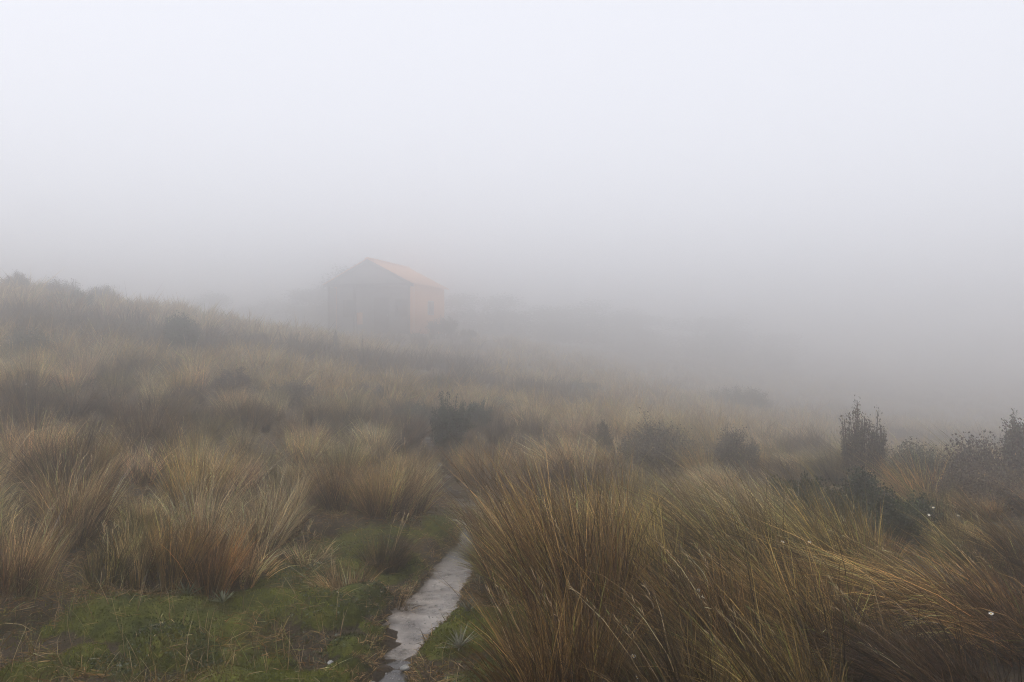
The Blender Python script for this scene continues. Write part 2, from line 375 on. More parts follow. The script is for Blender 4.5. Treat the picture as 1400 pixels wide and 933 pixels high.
def tuft(r, n, h, rad, lean, spread, tone, w=.0032, nseg=4, droop=.25, base_r=.50, dead_f=.30, loc=(0, 0, 0), spike=.06, nb=0, soft=1.0):
    """a tussock's live blades, gathered in loose strands; lean (x, y) is the wind's pull"""
    nb = nb or max(14, n // 9); bi = r.integers(0, nb, n)
    br = np.sqrt(r.uniform(0, 1, nb)); ba = r.uniform(0, 2 * np.pi, nb)
    bx, by = br * np.cos(ba), br * np.sin(ba)
    x = bx[bi] + r.normal(0, .07, n); y = by[bi] + r.normal(0, .07, n)
    out = np.clip(np.hypot(x, y), 0, 1.2); aa = np.arctan2(y, x)
    root = np.stack([x * rad * base_r, y * rad * base_r, -.03 + 0 * x], -1) + np.array(loc)
    bang = r.uniform(.5, 1.25, nb); bl = np.clip(r.normal(.9, .14, nb), .5, 1.15); bsh = np.clip(r.normal(-.12, .50, nb), -1.2, .5) * soft; baz = r.normal(0, .6, nb); bxx = r.normal(0, .10, nb); byy = r.normal(0, .10, nb)
    ang = (out * .8 + .2 * r.uniform(0, 1, n)) * spread * bang[bi] * r.uniform(.75, 1.25, n)
    az = aa + baz[bi] + r.normal(0, .3, n)
    d0 = np.stack([np.sin(ang) * np.cos(az) + lean[0] * .55, np.sin(ang) * np.sin(az) + lean[1] * .55, np.cos(ang)], -1)
    d0 /= np.linalg.norm(d0, axis=1, keepdims=True)
    L = h * bl[bi] * np.clip(r.normal(.86, .20, n), .3, 1.25); L[r.uniform(0, 1, n) < spike] *= 1.15
    wl = np.clip(r.uniform(.4, 1.0, nb)[bi] + r.normal(0, .15, n), .1, 1.3)
    bend = np.stack([lean[0] * .6 * wl + .10 * np.cos(az) + bxx[bi] + r.normal(0, .06, n), lean[1] * .6 * wl + .10 * np.sin(az) + byy[bi] + r.normal(0, .06, n), 0 * wl], -1)
    dr = droop * (.35 + out) * np.clip(r.uniform(.3, 1.2, nb)[bi] + r.normal(0, .15, n), .1, 1.5)
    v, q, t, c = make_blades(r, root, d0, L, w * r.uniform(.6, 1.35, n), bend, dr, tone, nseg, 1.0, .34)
    m = len(v) // n
    c = c.reshape(n, m, 3) * np.exp(bsh[bi])[:, None, None]
    dead = (r.uniform(0, 1, nb) < dead_f)[bi]
    c[dead] *= 1 - soft * (1 - np.array([.34, .27, .22]))  # dead strands, darkened further to paint shaded gaps among the blades
    hi = (r.uniform(0, 1, nb) < .17 * soft)[bi] & ~dead
    c[hi] = np.clip(c[hi] * np.array([1.75, 1.75, 1.7]), 0, .75)
    return v, q, t, c.reshape(-1, 3)
def thatch(r, n, h, rad, tone='brown', w=.004, loc=(0, 0, 0), base_r=.4):
    """dead drooping blades round the foot"""
    aa = r.uniform(0, 2 * np.pi, n); rr = rad * base_r * np.sqrt(r.uniform(.1, 1, n))
    root = np.stack([rr * np.cos(aa), rr * np.sin(aa), 0 * rr], -1) + np.array(loc)
    ang = r.uniform(.55, 1.25, n); az = aa + r.normal(0, .5, n)
    d0 = np.stack([np.sin(ang) * np.cos(az), np.sin(ang) * np.sin(az), np.cos(ang)], -1)
    return make_blades(r, root, d0, h * r.uniform(.25, .6, n), w * r.uniform(.7, 1.3, n), np.zeros((n, 3)) + r.normal(0, .15, (n, 3)), r.uniform(.25, .7, n), tone, 3)
def stalks(r, n, h, rad, lean, tone='pale', w=.0028):
    """taller flowering stalks with a narrow seed head"""
    aa = r.uniform(0, 2 * np.pi, n); rr = rad * .3 * np.sqrt(r.uniform(0, 1, n))
    root = np.stack([rr * np.cos(aa), rr * np.sin(aa), 0 * rr], -1)
    d0 = np.stack([.25 * np.cos(aa) * r.uniform(0, 1, n) + lean[0] * .6, .25 * np.sin(aa) * r.uniform(0, 1, n) + lean[1] * .6, np.ones(n)], -1)
    d0 /= np.linalg.norm(d0, axis=1, keepdims=True)
    L = h * r.uniform(.95, 1.25, n)
    bend = np.stack([lean[0] * .5 + r.normal(0, .08, n), lean[1] * .5 + r.normal(0, .08, n), 0 * L], -1)
    a = make_blades(r, root, d0, L, w * np.ones(n), bend, np.full(n, .12), tone, 4, 1.3)
    k = 9; t = np.tile(np.linspace(.78, 1.0, k), n); i = np.repeat(np.arange(n), k)
    P = root[i] + L[i, None] * (d0[i] * t[:, None] + bend[i] * (t ** 2)[:, None]); P[:, 2] -= L[i] * .12 * t ** 3
    dd = d0[i] + bend[i] * 2 * t[:, None] + r.normal(0, .22, (len(t), 3)); dd /= np.linalg.norm(dd, axis=1, keepdims=True)
    b = make_blades(r, P, dd, r.uniform(.025, .05, len(t)), np.full(len(t), .004), np.zeros((len(t), 3)), np.full(len(t), .1), tone, 2, 2.0)
    return join([a, b])

def build_tussock(r, n, h, rad, lean, spread, tone, w, droop, nseg=4, n_st=10, dead_f=.3):
    root = empty('tussock')
    def put(nm, pk, mat):
        v, q, t, c = pk
        o = mesh_obj(nm, v, [q, t], mat, root, c); o['kind'] = 'stuff'; return o
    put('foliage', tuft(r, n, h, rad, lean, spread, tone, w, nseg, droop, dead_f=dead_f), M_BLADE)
    put('dead_thatch', thatch(r, max(60, n // 6), h, rad, 'brown', w * 1.2), M_DEAD)
    if n_st: put('seed_stalk', stalks(r, n_st, h, rad, lean, 'pale', w), M_BLADE)
    return root

# ------------------------------------------------------------------ tussocks placed one by one from the photograph
# px of the foot, distance, blade length, radius, lean x, lean y, spread, tone, blades, droop, label
HERO = [
 (800, 3.85, .88, .40, -.22, .05, .20, 'golden', 4200, .10, 'tall golden tussock crowding the path edge, its long stems swept over to the left'),
 (705, 4.75, .66, .24, -.10, .05, .24, 'golden', 1500, .10, 'upright golden tussock where the path vanishes behind the tallest clump'),
 (880, 4.3, .80, .40, -.30, .05, .26, 'golden', 3400, .16, 'golden tussock combed to the left, next after the tallest path-side clump'),
 (985, 3.75, .66, .42, -.42, .05, .30, 'tawny', 3000, .22, 'tawny tussock at the bottom edge with two white daisies beside it'),
 (1030, 4.75, .80, .42, -.48, .08, .30, 'golden', 2800, .20, 'windswept golden tussock in front of the two small white daisies'),
 (1120, 3.95, .70, .40, -.46, .05, .34, 'tawny', 2600, .25, 'tawny combed tussock at the bottom edge, between path clump and drooping clump'),
 (1165, 4.70, .76, .36, -.42, .05, .26, 'golden', 2600, .16, 'tall slanting golden tussock below the dark green bush'),
 (1310, 4.15, .72, .34, -1.0, .10, .34, 'golden', 2600, .42, 'golden tussock arching right over to the left and drooping at its tips'),
 (1215, 3.75, .52, .36, -.5, .0, .55, 'brown', 1900, .4, 'dark brown tussock at the bottom edge under the arching one'),
 (1400, 4.05, .62, .40, -.6, .0, .45, 'tawny', 2200, .3, 'tawny tussock in the lower right corner, cut by the picture edge'),
 (1330, 5.25, .40, .34, -.30, .0, .65, 'olive', 1800, .3, 'olive round-headed tussock among grey leaf spears above the arching clump'),
 (1190, 5.35, .44, .28, -.12, .0, .40, 'golden', 1100, .2, 'short upright yellowish tussock directly below the dark green bush'),
 (1410, 5.2, .52, .36, -.55, .0, .45, 'tawny', 1500, .3, 'slanting tawny tussock at the right edge above the corner clump'),
 (900, 5.2, .58, .38, -.5, .1, .40, 'golden', 2200, .18, 'golden slanting tussock behind the front clumps, in line with the dark brown mound'),
 (800, 5.15, .58, .36, -.36, .1, .28, 'golden', 2000, .15, 'golden tussock rising behind the tallest path-side clump'),
 (1060, 5.75, .66, .38, -.5, .1, .42, 'pale', 1700, .2, 'pale straw tussock before the small dark heath patch'),
 (965, 6.3, .52, .38, -.45, .1, .42, 'golden', 1600, .18, 'golden tussock on the crest under the smaller grey brown mound'),
 (1270, 6.3, .45, .36, -.4, .0, .5, 'olive', 1300, .3, 'olive tussock around the pair of white daisies at the right'),
 (672, 6.15, .42, .24, -.20, .0, .5, 'pale', 800, .25, 'low pale tussock beyond the tallest clump, beside the hidden path'),
 (770, 3.2, .66, .36, -.20, .0, .28, 'tawny', 2400, .15, 'dark tawny tussock at the bottom edge under the tallest path-side clump'),
 (930, 3.15, .60, .36, -.38, .0, .32, 'brown', 2200, .2, 'brown tussock at the bottom edge under the lowest daisies'),
 (1090, 3.2, .56, .36, -.48, .0, .35, 'tawny', 2200, .2, 'tawny combed tussock cut by the bottom edge, right of the lowest daisies'),
 (1320, 3.3, .50, .36, -.6, .0, .4, 'brown', 2200, .3, 'shaggy brown tussock at the bottom edge near the lower right corner'),
 (14, 4.55, .70, .34, .05, .0, .42, 'hay', 2000, .18, 'golden tussock cut by the left picture edge beside the moss'),
 (100, 5.55, .70, .36, .10, .0, .42, 'hay', 1900, .2, 'broad golden tussock standing back from the moss at the left'),
 (142, 4.62, .42, .17, .10, .0, .32, 'olive', 600, .15, 'small olive tuft at the moss edge, leaning slightly right'),
 (182, 4.80, .54, .20, .08, .0, .34, 'hay', 900, .15, 'slim upright tawny tussock second in from the olive tuft'),
 (232, 4.88, .60, .26, .06, .0, .38, 'rusty', 1400, .18, 'rust red tussock at the middle of the moss edge row'),
 (290, 4.95, .60, .24, .08, .0, .42, 'rusty', 1200, .2, 'rust red tussock with bleached tips at the right end of the front row'),
 (335, 5.15, .36, .22, .25, .0, .6, 'hay', 700, .4, 'low sprawling tawny tuft spilling onto the moss'),
 (350, 5.75, .62, .30, .10, .0, .46, 'pale', 1400, .2, 'bleached pale tussock behind the rusty front row'),
 (275, 5.85, .66, .30, .02, .0, .44, 'pale', 1400, .2, 'pale feathery tussock peering over the two rust red ones'),
 (470, 5.08, .34, .30, -.1, .0, .85, 'hay', 900, .5, 'low splayed tawny tuft on the moss beside the path'),
 (528, 5.55, .36, .26, .2, .0, .8, 'brown', 700, .45, 'brown ragged tuft overhanging the left bank of the path'),
 (420, 5.6, .28, .26, .1, .0, .85, 'pale', 500, .5, 'short scruffy straw tuft in the middle of the clearing'),
 (548, 4.92, .17, .10, .35, -.1, .9, 'tawny', 160, .5, 'tiny reddish tuft dipping into the pale path'),
 (545, 7.15, .74, .46, .05, .0, .52, 'hay', 2800, .25, 'big rounded golden tussock left of the path below the dark green shrub'),
 (462, 7.25, .70, .46, -.05, .0, .52, 'tawny', 2600, .25, 'big tawny tussock merging with the rounded golden one'),
 (395, 7.5, .52, .34, .0, .0, .5, 'olive', 1200, .25, 'olive tussock at the back of the clearing'),
 (300, 6.95, .66, .38, .05, .0, .5, 'hay', 1700, .22, 'golden dome of tussock with bleached curling tips on the left slope'),
 (200, 7.9, .78, .46, .05, .0, .48, 'brown', 2200, .22, 'large dark-based brown tussock on the left slope'),
 (40, 7.0, .74, .42, .05, .0, .48, 'hay', 1700, .22, 'golden tussock on the left slope near the picture edge'),
 (118, 6.6, .64, .36, .05, .0, .48, 'tawny', 1500, .22, 'tawny tussock between the edge clump and the dark-based one'),
 (800, 7.6, .62, .36, -.05, .0, .48, 'brown', 1500, .25, 'reddish brown tussock right of the path, between path and dark mound'),
 (740, 8.0, .66, .36, -.05, .0, .48, 'tawny', 1500, .25, 'tawny tussock on the far side of the path bend'),
 (668, 8.4, .62, .30, -.05, .0, .45, 'tawny', 1200, .25, 'slender tawny tussock at the foot of the dark green shrub'),
 (860, 7.4, .56, .34, -.15, .0, .5, 'olive', 1200, .25, 'olive tussock before the dark brown mound'),
]
taken = []
group_t = 'tussocks on the hillside'
for i, (px, d, h, rad, lx, ly, sp, tone, n, dr, lab) in enumerate(HERO):
    r = np.random.default_rng(100 + i)
    w = .0046 if px > 640 else .0040; front = px > 640 and d < 6.5; n = int(n * (.80 if front else .75)); h *= .86 if px < 640 and h > .5 else 1; rad *= .84 if px < 640 else 1; sp = sp * (.85 if px < 640 else 1)
    dr = dr * (.6 if px < 640 else 1)
    o = build_tussock(r, n, h, rad, (lx, ly), sp, tone, w, dr, 5 if d < 5 else 4, int((4 if front else 8) if h > .5 else 3), .52 if front else .3)
    x = px_to_x(px, d); o.location = (x, d, Hp(x, d))
    tag(o, lab, 'tussock', group_t)
    taken.append((x, d, rad * .8))

# shrubs: px, d, width, height, kind (see below), tone, label
SHRUBS = [
 (615, 10.0, .62, 1.00, 'sprig', 'bluegreen', 'dark blue green shrub standing where the path disappears'),
 (1182, 7.7, .46, 1.02, 'column', 'greybrown', 'tall spiky upright shrub breaking the skyline at the right'),
 (1172, 6.15, .62, .58, 'bush', 'darkgreen', 'dense dark green bush below the tall spiky shrub'),
 (1232, 6.0, .50, .44, 'bush', 'darkgreen', 'lower dark green bush adjoining the dense one on its right'),
 (1340, 6.9, .9, .48, 'heath', 'purplebrown', 'low dark heath between the daisies and the wide heathy shrub'),
 (1245, 8.0, .80, .62, 'heath', 'greygreen', 'low grey spreading shrub just right of the tall spiky one'),
 (1395, 7.6, 1.5, .80, 'heath', 'purplebrown', 'wide dark heathy shrub cut by the right picture edge'),
 (1392, 8.2, .36, .80, 'column', 'greygreen', 'spiky shrub poking above the wide heathy one at the edge'),
 (1088, 6.15, .50, .50, 'sprig', 'darkgreen', 'small dark heath patch behind slanting golden stems'),
 (905, 9.4, 1.15, .80, 'heath', 'greybrown', 'dark brown rounded mound of shrub behind the tawny tussocks'),
 (1000, 9.3, .62, .72, 'heath', 'greybrown', 'smaller grey brown mound just right of the brown rounded shrub'),
 (824, 10.3, .22, .62, 'sprig', 'greybrown', 'thin wispy upright shrub left of the brown mound'),
 (247, 16.5, .80, 1.05, 'bush', 'darkgreen', 'round dark bush alone on the hazy left slope'),
 (322, 12.2, .62, .66, 'bush', 'purplebrown', 'dark shrub half hidden by grass on the left slope'),
 (398, 13.2, .80, .50, 'heath', 'purplebrown', 'low dark shrub patch in haze between slope and path'),
 (601, 17.3, .34, .56, 'column', 'greygreen', 'small forked shrub standing below the hut'),
 (456, 23.0, .16, .62, 'column', 'greybrown', 'tiny upright shrub near the left foot of the hut'),
 (45, 14.0, 1.15, .66, 'heath', 'greygreen', 'broad grey shrub patch on the left slope near the picture edge'),
 (112, 15.3, .9, .55, 'heath', 'purplebrown', 'purplish shrub patch beside the broad grey one'),
 (22, 22.8, .7, .75, 'bush', 'purplebrown', 'bumpy shrub on the very left of the skyline'),
 (78, 23.5, 1.6, .78, 'heath', 'purplebrown', 'long low shrub along the left skyline'),
 (140, 25.3, .9, .80, 'bush', 'purplebrown', 'faint twin-topped shrub on the skyline above the slope'),
 (95, 20.0, 1.3, .62, 'heath', 'greygreen', 'hazy shrub patch just under the left skyline'),
 (500, 15.0, .9, .42, 'heath', 'purplebrown', 'low hazy shrub straight below the hut gable'),
 (560, 13.0, .8, .46, 'heath', 'greygreen', 'low greyish shrub left of the blue green one'),
 (655, 12.5, .42, .70, 'sprig', 'bluegreen', 'thin sprigged shrub directly behind the blue green one'),
 (680, 15.8, 1.2, .5, 'heath', 'greygreen', 'low shrub patch in mist right of the path'),
 (790, 24.0, 1.6, .6, 'heath', 'greygreen', 'misty shrub patch in the middle of the far slope'),
 (1010, 30.0, 2.6, 1.0, 'heath', 'greygreen', 'faint wide shrub patch on the far right slope'),
 (1240, 24.0, 1.6, .55, 'heath', 'purplebrown', 'faint shrub patch in mist above the low grey shrub'),
 (608, 42.5, 1.9, 1.35, 'bush', 'darkgreen', 'rounded shrub standing against the orange side of the hut'),
 (640, 43.5, 1.0, .7, 'bush', 'darkgreen', 'smaller shrub at the end of the hut deck'),
 (345, 20.0, 1.0, .4, 'heath', 'greybrown', 'faint low shrub on the slope right of the round bush'),
 (180, 18.0, 1.1, .45, 'heath', 'greybrown', 'faint low shrub on the slope left of the round bush'),
]
STONES = {'darkgreen': (.026, .036, .010), 'bluegreen': (.045, .062, .038), 'greybrown': (.105, .085, .055), 'greygreen': (.085, .088, .055), 'purplebrown': (.095, .068, .043)}

def shrub_mesh(r, w, h, kind, tone):
    """twigs (tubes) and many small leaves spread through the crown's volume"""
    segs, tips = [], []
    def grow(p, d, L, rad, lev):
        q = p + d * L; segs.append((p, q, rad, rad * .7)); 
        if lev == 0: tips.append((p, q)); return
        for _ in range(r.integers(2, 4)):
            dd = d + r.normal(0, .55 if kind != 'column' else .18, 3); dd[2] = max(dd[2], -.1) + (.25 if kind != 'column' else .6); dd /= np.linalg.norm(dd)
            grow(p + d * L * r.uniform(.6, 1), dd, L * r.uniform(.6, .85), rad * .65, lev - 1)
    nst = {'bush': 18, 'sprig': 14, 'column': 16, 'heath': 22}[kind]
    if kind == 'column': nst = 24
    if w < .2: nst = 3
    for k in range(nst):
        if kind == 'column':
            a = r.uniform(0, 2 * np.pi); q = math.sqrt(r.uniform(0, 1)); p = np.array([math.cos(a) * q * w * .38, math.sin(a) * q * w * .38, -.03])
            d = np.array([math.cos(a) * .10 * q, math.sin(a) * .10 * q, 1.0]); L = h * r.uniform(.66, 1.0) * (1 - .2 * q); d /= np.linalg.norm(d); grow(p, d, L, .006, 0)
            for _ in range(3):
                f = r.uniform(.2, .7); dd = d + r.normal(0, .12, 3); dd /= np.linalg.norm(dd); grow(p + d * L * f + np.array([r.normal(0, .012), r.normal(0, .012), 0]), dd, L * (1 - f) * r.uniform(.5, .9), .004, 0)
            continue
        a = r.uniform(0, 2 * np.pi); q = math.sqrt(r.uniform(0, 1)); 
        p = np.array([math.cos(a) * q * w * .18, math.sin(a) * q * w * .18, -.03])
        if kind == 'column':
            p = np.array([math.cos(a) * q * w * .40, math.sin(a) * q * w * .40, -.03]); d = np.array([math.cos(a) * .10 * q, math.sin(a) * .10 * q, 1.0]); L = h * r.uniform(.28, .42)
        else:
            s = {'bush': .85, 'sprig': .45, 'heath': 1.1}[kind]
            d = np.array([math.cos(a) * q * s, math.sin(a) * q * s, 1.0]); L = h * r.uniform(.26, .40)
        d /= np.linalg.norm(d); grow(p, d, L, max(.006, .012 * h), 2)
    S_ = np.array([np.concatenate([a, b]) for a, b, _, _ in segs]); ra = np.array([s[2] for s in segs]); rb = np.array([s[3] for s in segs])
    top = S_[:, 5].max(); ext = np.abs(S_[:, [3, 4]]).max()
    sc = np.array([w * .5 / ext, w * .5 / ext, h * .95 / top] * 2); S_ = S_ * sc
    # twig tubes, three sided
    A, B = S_[:, :3], S_[:, 3:]; d = B - A; d /= np.linalg.norm(d, axis=1, keepdims=True) + 1e-9
    u = np.cross(d, np.array([.3, .9, .2])); u /= np.linalg.norm(u, axis=1, keepdims=True); v = np.cross(d, u)
    ring = lambda c, rad: np.stack([c + rad[:, None] * (u * math.cos(k) + v * math.sin(k)) for k in (0, 2.094, 4.189)], 1)
    tv = np.concatenate([ring(A, ra), ring(B, rb)], 1); n = len(tv); b = np.arange(n)[:, None] * 6
    tf = np.concatenate([b + np.array([0, 1, 4, 3]), b + np.array([1, 2, 5, 4]), b + np.array([2, 0, 3, 5])])
    # leaves along the outer twigs
    T_ = np.array([np.concatenate([a, c]) for a, c in tips]) * sc
    big = max(1.0, (w * h) ** .5 / .8)
    per = max(8, int({'bush': 15000, 'sprig': 12000, 'column': 14000, 'heath': 13000}[kind] / len(T_)))
    i = np.repeat(np.arange(len(T_)), per); t = r.uniform(-.8 if kind in ('bush', 'heath') else .1 if kind == 'column' else -.4, 1.05, len(i))
    P = T_[i, :3] + (T_[i, 3:] - T_[i, :3]) * t[:, None] + np.clip(r.normal(0, 1, (len(i), 3)), -1.4, 1.4) * (.045 if kind in ('bush', 'heath') else .019) * big
    if kind in ('bush', 'heath'):
        E = np.array([w * .5, w * .5, h * .62]); ce = np.array([0, 0, h * .38]); rr_ = np.linalg.norm((P - ce) / E, axis=1) * (1 + .16 * np.sin(P[:, 0] * 21 / w + 2 * P[:, 1] / w) * np.sin(P[:, 2] * 17 / h + P[:, 1] * 13 / w))
        k_ = np.where(rr_ > 1, r.uniform(.72, 1.02, len(rr_)) / rr_, 1); P = ce + (P - ce) * k_[:, None]
    P[:, 2] = np.where(P[:, 2] < .02, r.uniform(.02, .5 * h, len(i)), P[:, 2])
    td = T_[i, 3:] - T_[i, :3]; td /= np.linalg.norm(td, axis=1, keepdims=True) + 1e-9
    ld = td * (1.2 if kind in ('sprig', 'column') else .5) + r.normal(0, .55, (len(i), 3)); ld[:, 2] += .2; ld /= np.linalg.norm(ld, axis=1, keepdims=True)
    LL = r.uniform(.6, 1.4, len(i)) * {'bush': .018, 'sprig': .026, 'column': .020, 'heath': .017}[kind] * big; LW = LL * {'bush': .42, 'sprig': .18, 'column': .22, 'heath': .36}[kind]
    sd = np.cross(ld, r.normal(0, 1, (len(i), 3))); sd /= np.linalg.norm(sd, axis=1, keepdims=True) + 1e-9
    lv = np.stack([P, P + ld * (LL * .45)[:, None] + sd * LW[:, None], P + ld * LL[:, None], P + ld * (LL * .45)[:, None] - sd * LW[:, None]], 1)
    c = np.array(STONES[tone]) * np.exp(r.normal(0, .42, len(i)))[:, None]
    yel = r.uniform(0, 1, len(i)) < .12; c[yel] *= np.array([1.45, 1.4, 1.05])
    lc = np.repeat(c[:, None], 4, 1)
    lf = np.arange(len(i))[:, None] * 4 + np.arange(4)
    return tv.reshape(-1, 3), tf, lv.reshape(-1, 3), lf, lc.reshape(-1, 3)

for i, (px, d, w, h, kind, tone, lab) in enumerate(SHRUBS):
    r = np.random.default_rng(500 + i)
    tv, tf, lv, lf, lc = shrub_mesh(r, w, h, kind, tone)
    x = px_to_x(px, d)
    e = empty('shrub', (x, d, Hp(x, d)))
    tag(e, lab, 'shrub', 'shrubs on the tussock slope')
    o = mesh_obj('stem', tv, tf, M_TWIG, e); o['kind'] = 'stuff'
    o = mesh_obj('foliage', lv, lf, M_LEAF, e, lc); o['kind'] = 'stuff'
    taken.append((x, d, w * (.30 if kind != 'column' else .4)))

# ------------------------------------------------------------------ the rest of the tussocks: individuals nearest, then one mass
VAR = {}
def variant(key, i, *args):
    if (key, i) not in VAR: VAR[(key, i)] = build_tussock(np.random.default_rng(900 + 17 * i + len(VAR)), *args)
    return VAR[(key, i)]
cand = []
r = np.random.default_rng(21)
tk = np.array(taken)
for k in range(9000):
    d = math.exp(r.uniform(math.log(4.0), math.log(17.5))); px = r.uniform(-60, 1460); x = px_to_x(px, d)
    pd = abs(x - float(path_at(d)[0])) - float(path_at(d)[1])
    if pd < (.22 if d < 9 else .02): continue
    if float(moss_mask(np.array(x), np.array(d))) > .15 and d < 8.2: continue
    if x < -.4 and d < 5.4: continue
    rad = r.uniform(.24, .44) * (.78 if px < 640 + (d - 7) * 20 else 1)
    if px < 640 and d < 8.5 and r.uniform() < .25: continue
    if np.any((tk[:, 0] - x) ** 2 + (tk[:, 1] - d) ** 2 < (tk[:, 2] + rad * .55) ** 2): continue
    if cand and np.any([(c[0] - x) ** 2 + (c[1] - d) ** 2 < (.95 * (c[2] + rad)) ** 2 for c in cand]): continue
    cand.append((x, d, rad, px))
cand.sort(key=lambda c: c[1])
IND = 256
indiv = cand[:IND]
tone_of = lambda x, y, q: (['dry', 'golden', 'pale', 'hay', 'olive', 'hay', 'brown'] if x < .3 or y > 8 else ['golden', 'tawny', 'olive', 'tawny', 'brown', 'golden', 'rusty'])[int(q * 7) % 7]
used_var = set()
rows = {}
ORD = 'first second third fourth fifth sixth seventh eighth ninth tenth eleventh twelfth thirteenth fourteenth fifteenth sixteenth seventeenth eighteenth nineteenth twentieth'.split()
TW = {'golden': 'golden', 'tawny': 'tawny', 'pale': 'pale straw', 'olive': 'olive', 'brown': 'dark brown', 'rusty': 'rust red', 'dry': 'bleached', 'hay': 'hay coloured'}
for (x, d, rad, px) in indiv:
    q = r.uniform(); tone = tone_of(x, d, q)
    if d > 7 and float(wnoise(W_TONE, np.array(x), np.array(d))) > .85: tone = 'brown'
    side = 'right' if (px > 720 + (d - 7) * 25) else 'left'
    key = (tone, side); i = int(r.integers(0, 2))
    lean = (-.42, .05) if side == 'right' else (.05, 0)
    src = variant(key, i, 1000, .68, .30, lean, .42, tone, .0045, .16, 4, 5, .2)
    if (key, i) in used_var: o = copy_tree(src)
    else: o = src; used_var.add((key, i))
    s = rad / .34
    o.location = (x, d, Hp(x, d)); o.rotation_euler = (r.normal(0, .05), r.normal(0, .05), r.uniform(-.5, .5) if side == 'right' else r.uniform(0, 6.28))
    hz = r.uniform(.55, 1.10)
    if 620 < px < 1060 and 4.8 < d < 9: hz *= .68
    if px >= 1060 and d < 9: hz *= .7
    o.scale = (s, s, s * hz)
    band = 0 if d < 6.2 else 1 if d < 8 else 2 if d < 10.5 else 3 if d < 13.5 else 4
    sec = ('far left edge' if px < 230 else 'left slope' if px < 560 else 'path' if px < 800 else 'mound' if px < 1080 else 'right')
    rows.setdefault((tone, band, sec), []).append((px, o, s * hz))
SEC = {'far left edge': ['behind the mossy clearing at the left edge', 'low on the slope at the left edge', 'on the slope at the left edge', 'high on the slope at the left edge', 'in haze under the broad grey shrub'],
       'left slope': ['behind the clearing', 'on the slope behind the clearing', 'above the big rounded golden clump', 'in haze below the round bush', 'in mist below the round bush'],
       'path': ['beside the path bend', 'beyond the path bend', 'near the blue green shrub', 'behind the blue green shrub', 'in mist below the hut'],
       'mound': ['before the dark brown mound', 'at the foot of the dark brown mound', 'level with the dark brown mound', 'behind the dark brown mound', 'in mist behind the dark brown mound'],
       'right': ['below the dark green bush', 'around the spiky shrub', 'behind the spiky shrub', 'in the hollow past the spiky shrub', 'in mist past the spiky shrub']}
for (tone, band, sec), lst in rows.items():
    lst.sort(key=lambda t: t[0])
    for k, (px, o, s) in enumerate(lst):
        place = SEC[sec][band]
        lab = f'{TW[tone]} tussock {place}' if len(lst) == 1 else f'{TW[tone]} tussock {place}, {ORD[min(k, 19)]} such from the left'
        tag(o, lab, 'tussock', group_t)

def mass(name, spots, nb, w, nseg, label, h0=.66, hv=.12, parts_seed=3, soft=.3):
    rr = np.random.default_rng(parts_seed); P = []
    for (x, d, rad, z) in spots:
        q = float(wnoise(W_TONE, np.array(x * .55), np.array(d * .55)))
        if q > .75: tone = 'brown'
        else: tone = ['dry', 'hay', 'rusty', 'hay', 'dry', 'tawny', 'golden'][int(rr.integers(0, 7))]
        lean = (-.12, 0) if x > 0 else (.04, 0)
        P.append(tuft(rr, nb, (h0 + rr.normal(0, hv)), rad, lean, .5, tone, w * (1 + d / 40), nseg, .28, loc=(x, d, z), base_r=.6, soft=soft))
    v, q, t, c = join(P)
    o = mesh_obj(name, v, [q, t], M_BLADE, None, c)
    tag(o, label, kind='stuff'); return o
rest = [(x, d, rad, Hp(x, d)) for (x, d, rad, px) in cand[IND:]]
side = []                                             # the slope goes on past both edges of the view
for k in range(2600):
    d = math.exp(r.uniform(math.log(2.2), math.log(17))); px = r.uniform(-420, -60) if k % 2 else r.uniform(1460, 1820); x = px_to_x(px, d)
    if d < 5.5 and px < 1590 and px > 0: continue
    if any((c[0] - x) ** 2 + (c[1] - d) ** 2 < .62 ** 2 for c in side): continue
    side.append((x, d, r.uniform(.26, .42), Hp(x, d)))
rest += side
fx = []
for k in range(3400):
    d = math.exp(r.uniform(math.log(13.5), math.log(75))); px = r.uniform(-250, 1650); x = px_to_x(px, d)
    pd = abs(x - float(path_at(d)[0])); 
    if pd < .2 and d < 25: continue
    if abs((x + 7.6)) < 4.4 and 42.5 < d < 53: continue
    fx.append((x, d, r.uniform(.35, .6)))
fz = H(np.array([f[0] for f in fx]), np.array([f[1] for f in fx]), detail=False)
far_spots = [(x, d, rad, z) for (x, d, rad), z in zip(fx, fz)]
if rest: mass('grass', rest, 300, .0055, 3, 'tussock grass running back into the mist', parts_seed=4, soft=.6)
mass('grass', far_spots, 95, .011, 2, 'far tussock grass fading into the fog', .62, .12, 5)

# short turf between the tussocks
n = 42000
d = np.exp(r.uniform(math.log(3.3), math.log(14), n)); x = r.uniform(-.72, .72, n) * d
pd = path_dist(x, d); mm_ = moss_mask(x, d)
k = (pd > .03) & (r.uniform(0, 1, n) > mm_ * 1.15); x, d = x[k], d[k]; n = len(x)
z = H(x, d)
az = r.uniform(0, 2 * np.pi, n); an = r.uniform(.1, 1.2, n)
d0 = np.stack([np.sin(an) * np.cos(az), np.sin(an) * np.sin(az), np.cos(an)], -1)
P = []
for tone in ('brown', 'olive', 'tawny', 'pale'):
    s = (r.integers(0, 4, n) == ['brown', 'olive', 'tawny', 'pale'].index(tone))
    P.append(make_blades(r, np.stack([x, d, z - .01], -1)[s], d0[s], r.uniform(.08, .24, s.sum()), .0035 * (d[s] / 5) ** .5, r.normal(0, .2, (s.sum(), 3)) * [1, 1, 0], r.uniform(.1, .5, s.sum()), tone, 3))
v, q, t, c = join(P)
tag(mesh_obj('grass', v, [q, t], M_BLADE, None, c), 'short dry grass growing between the tussocks', kind='stuff')

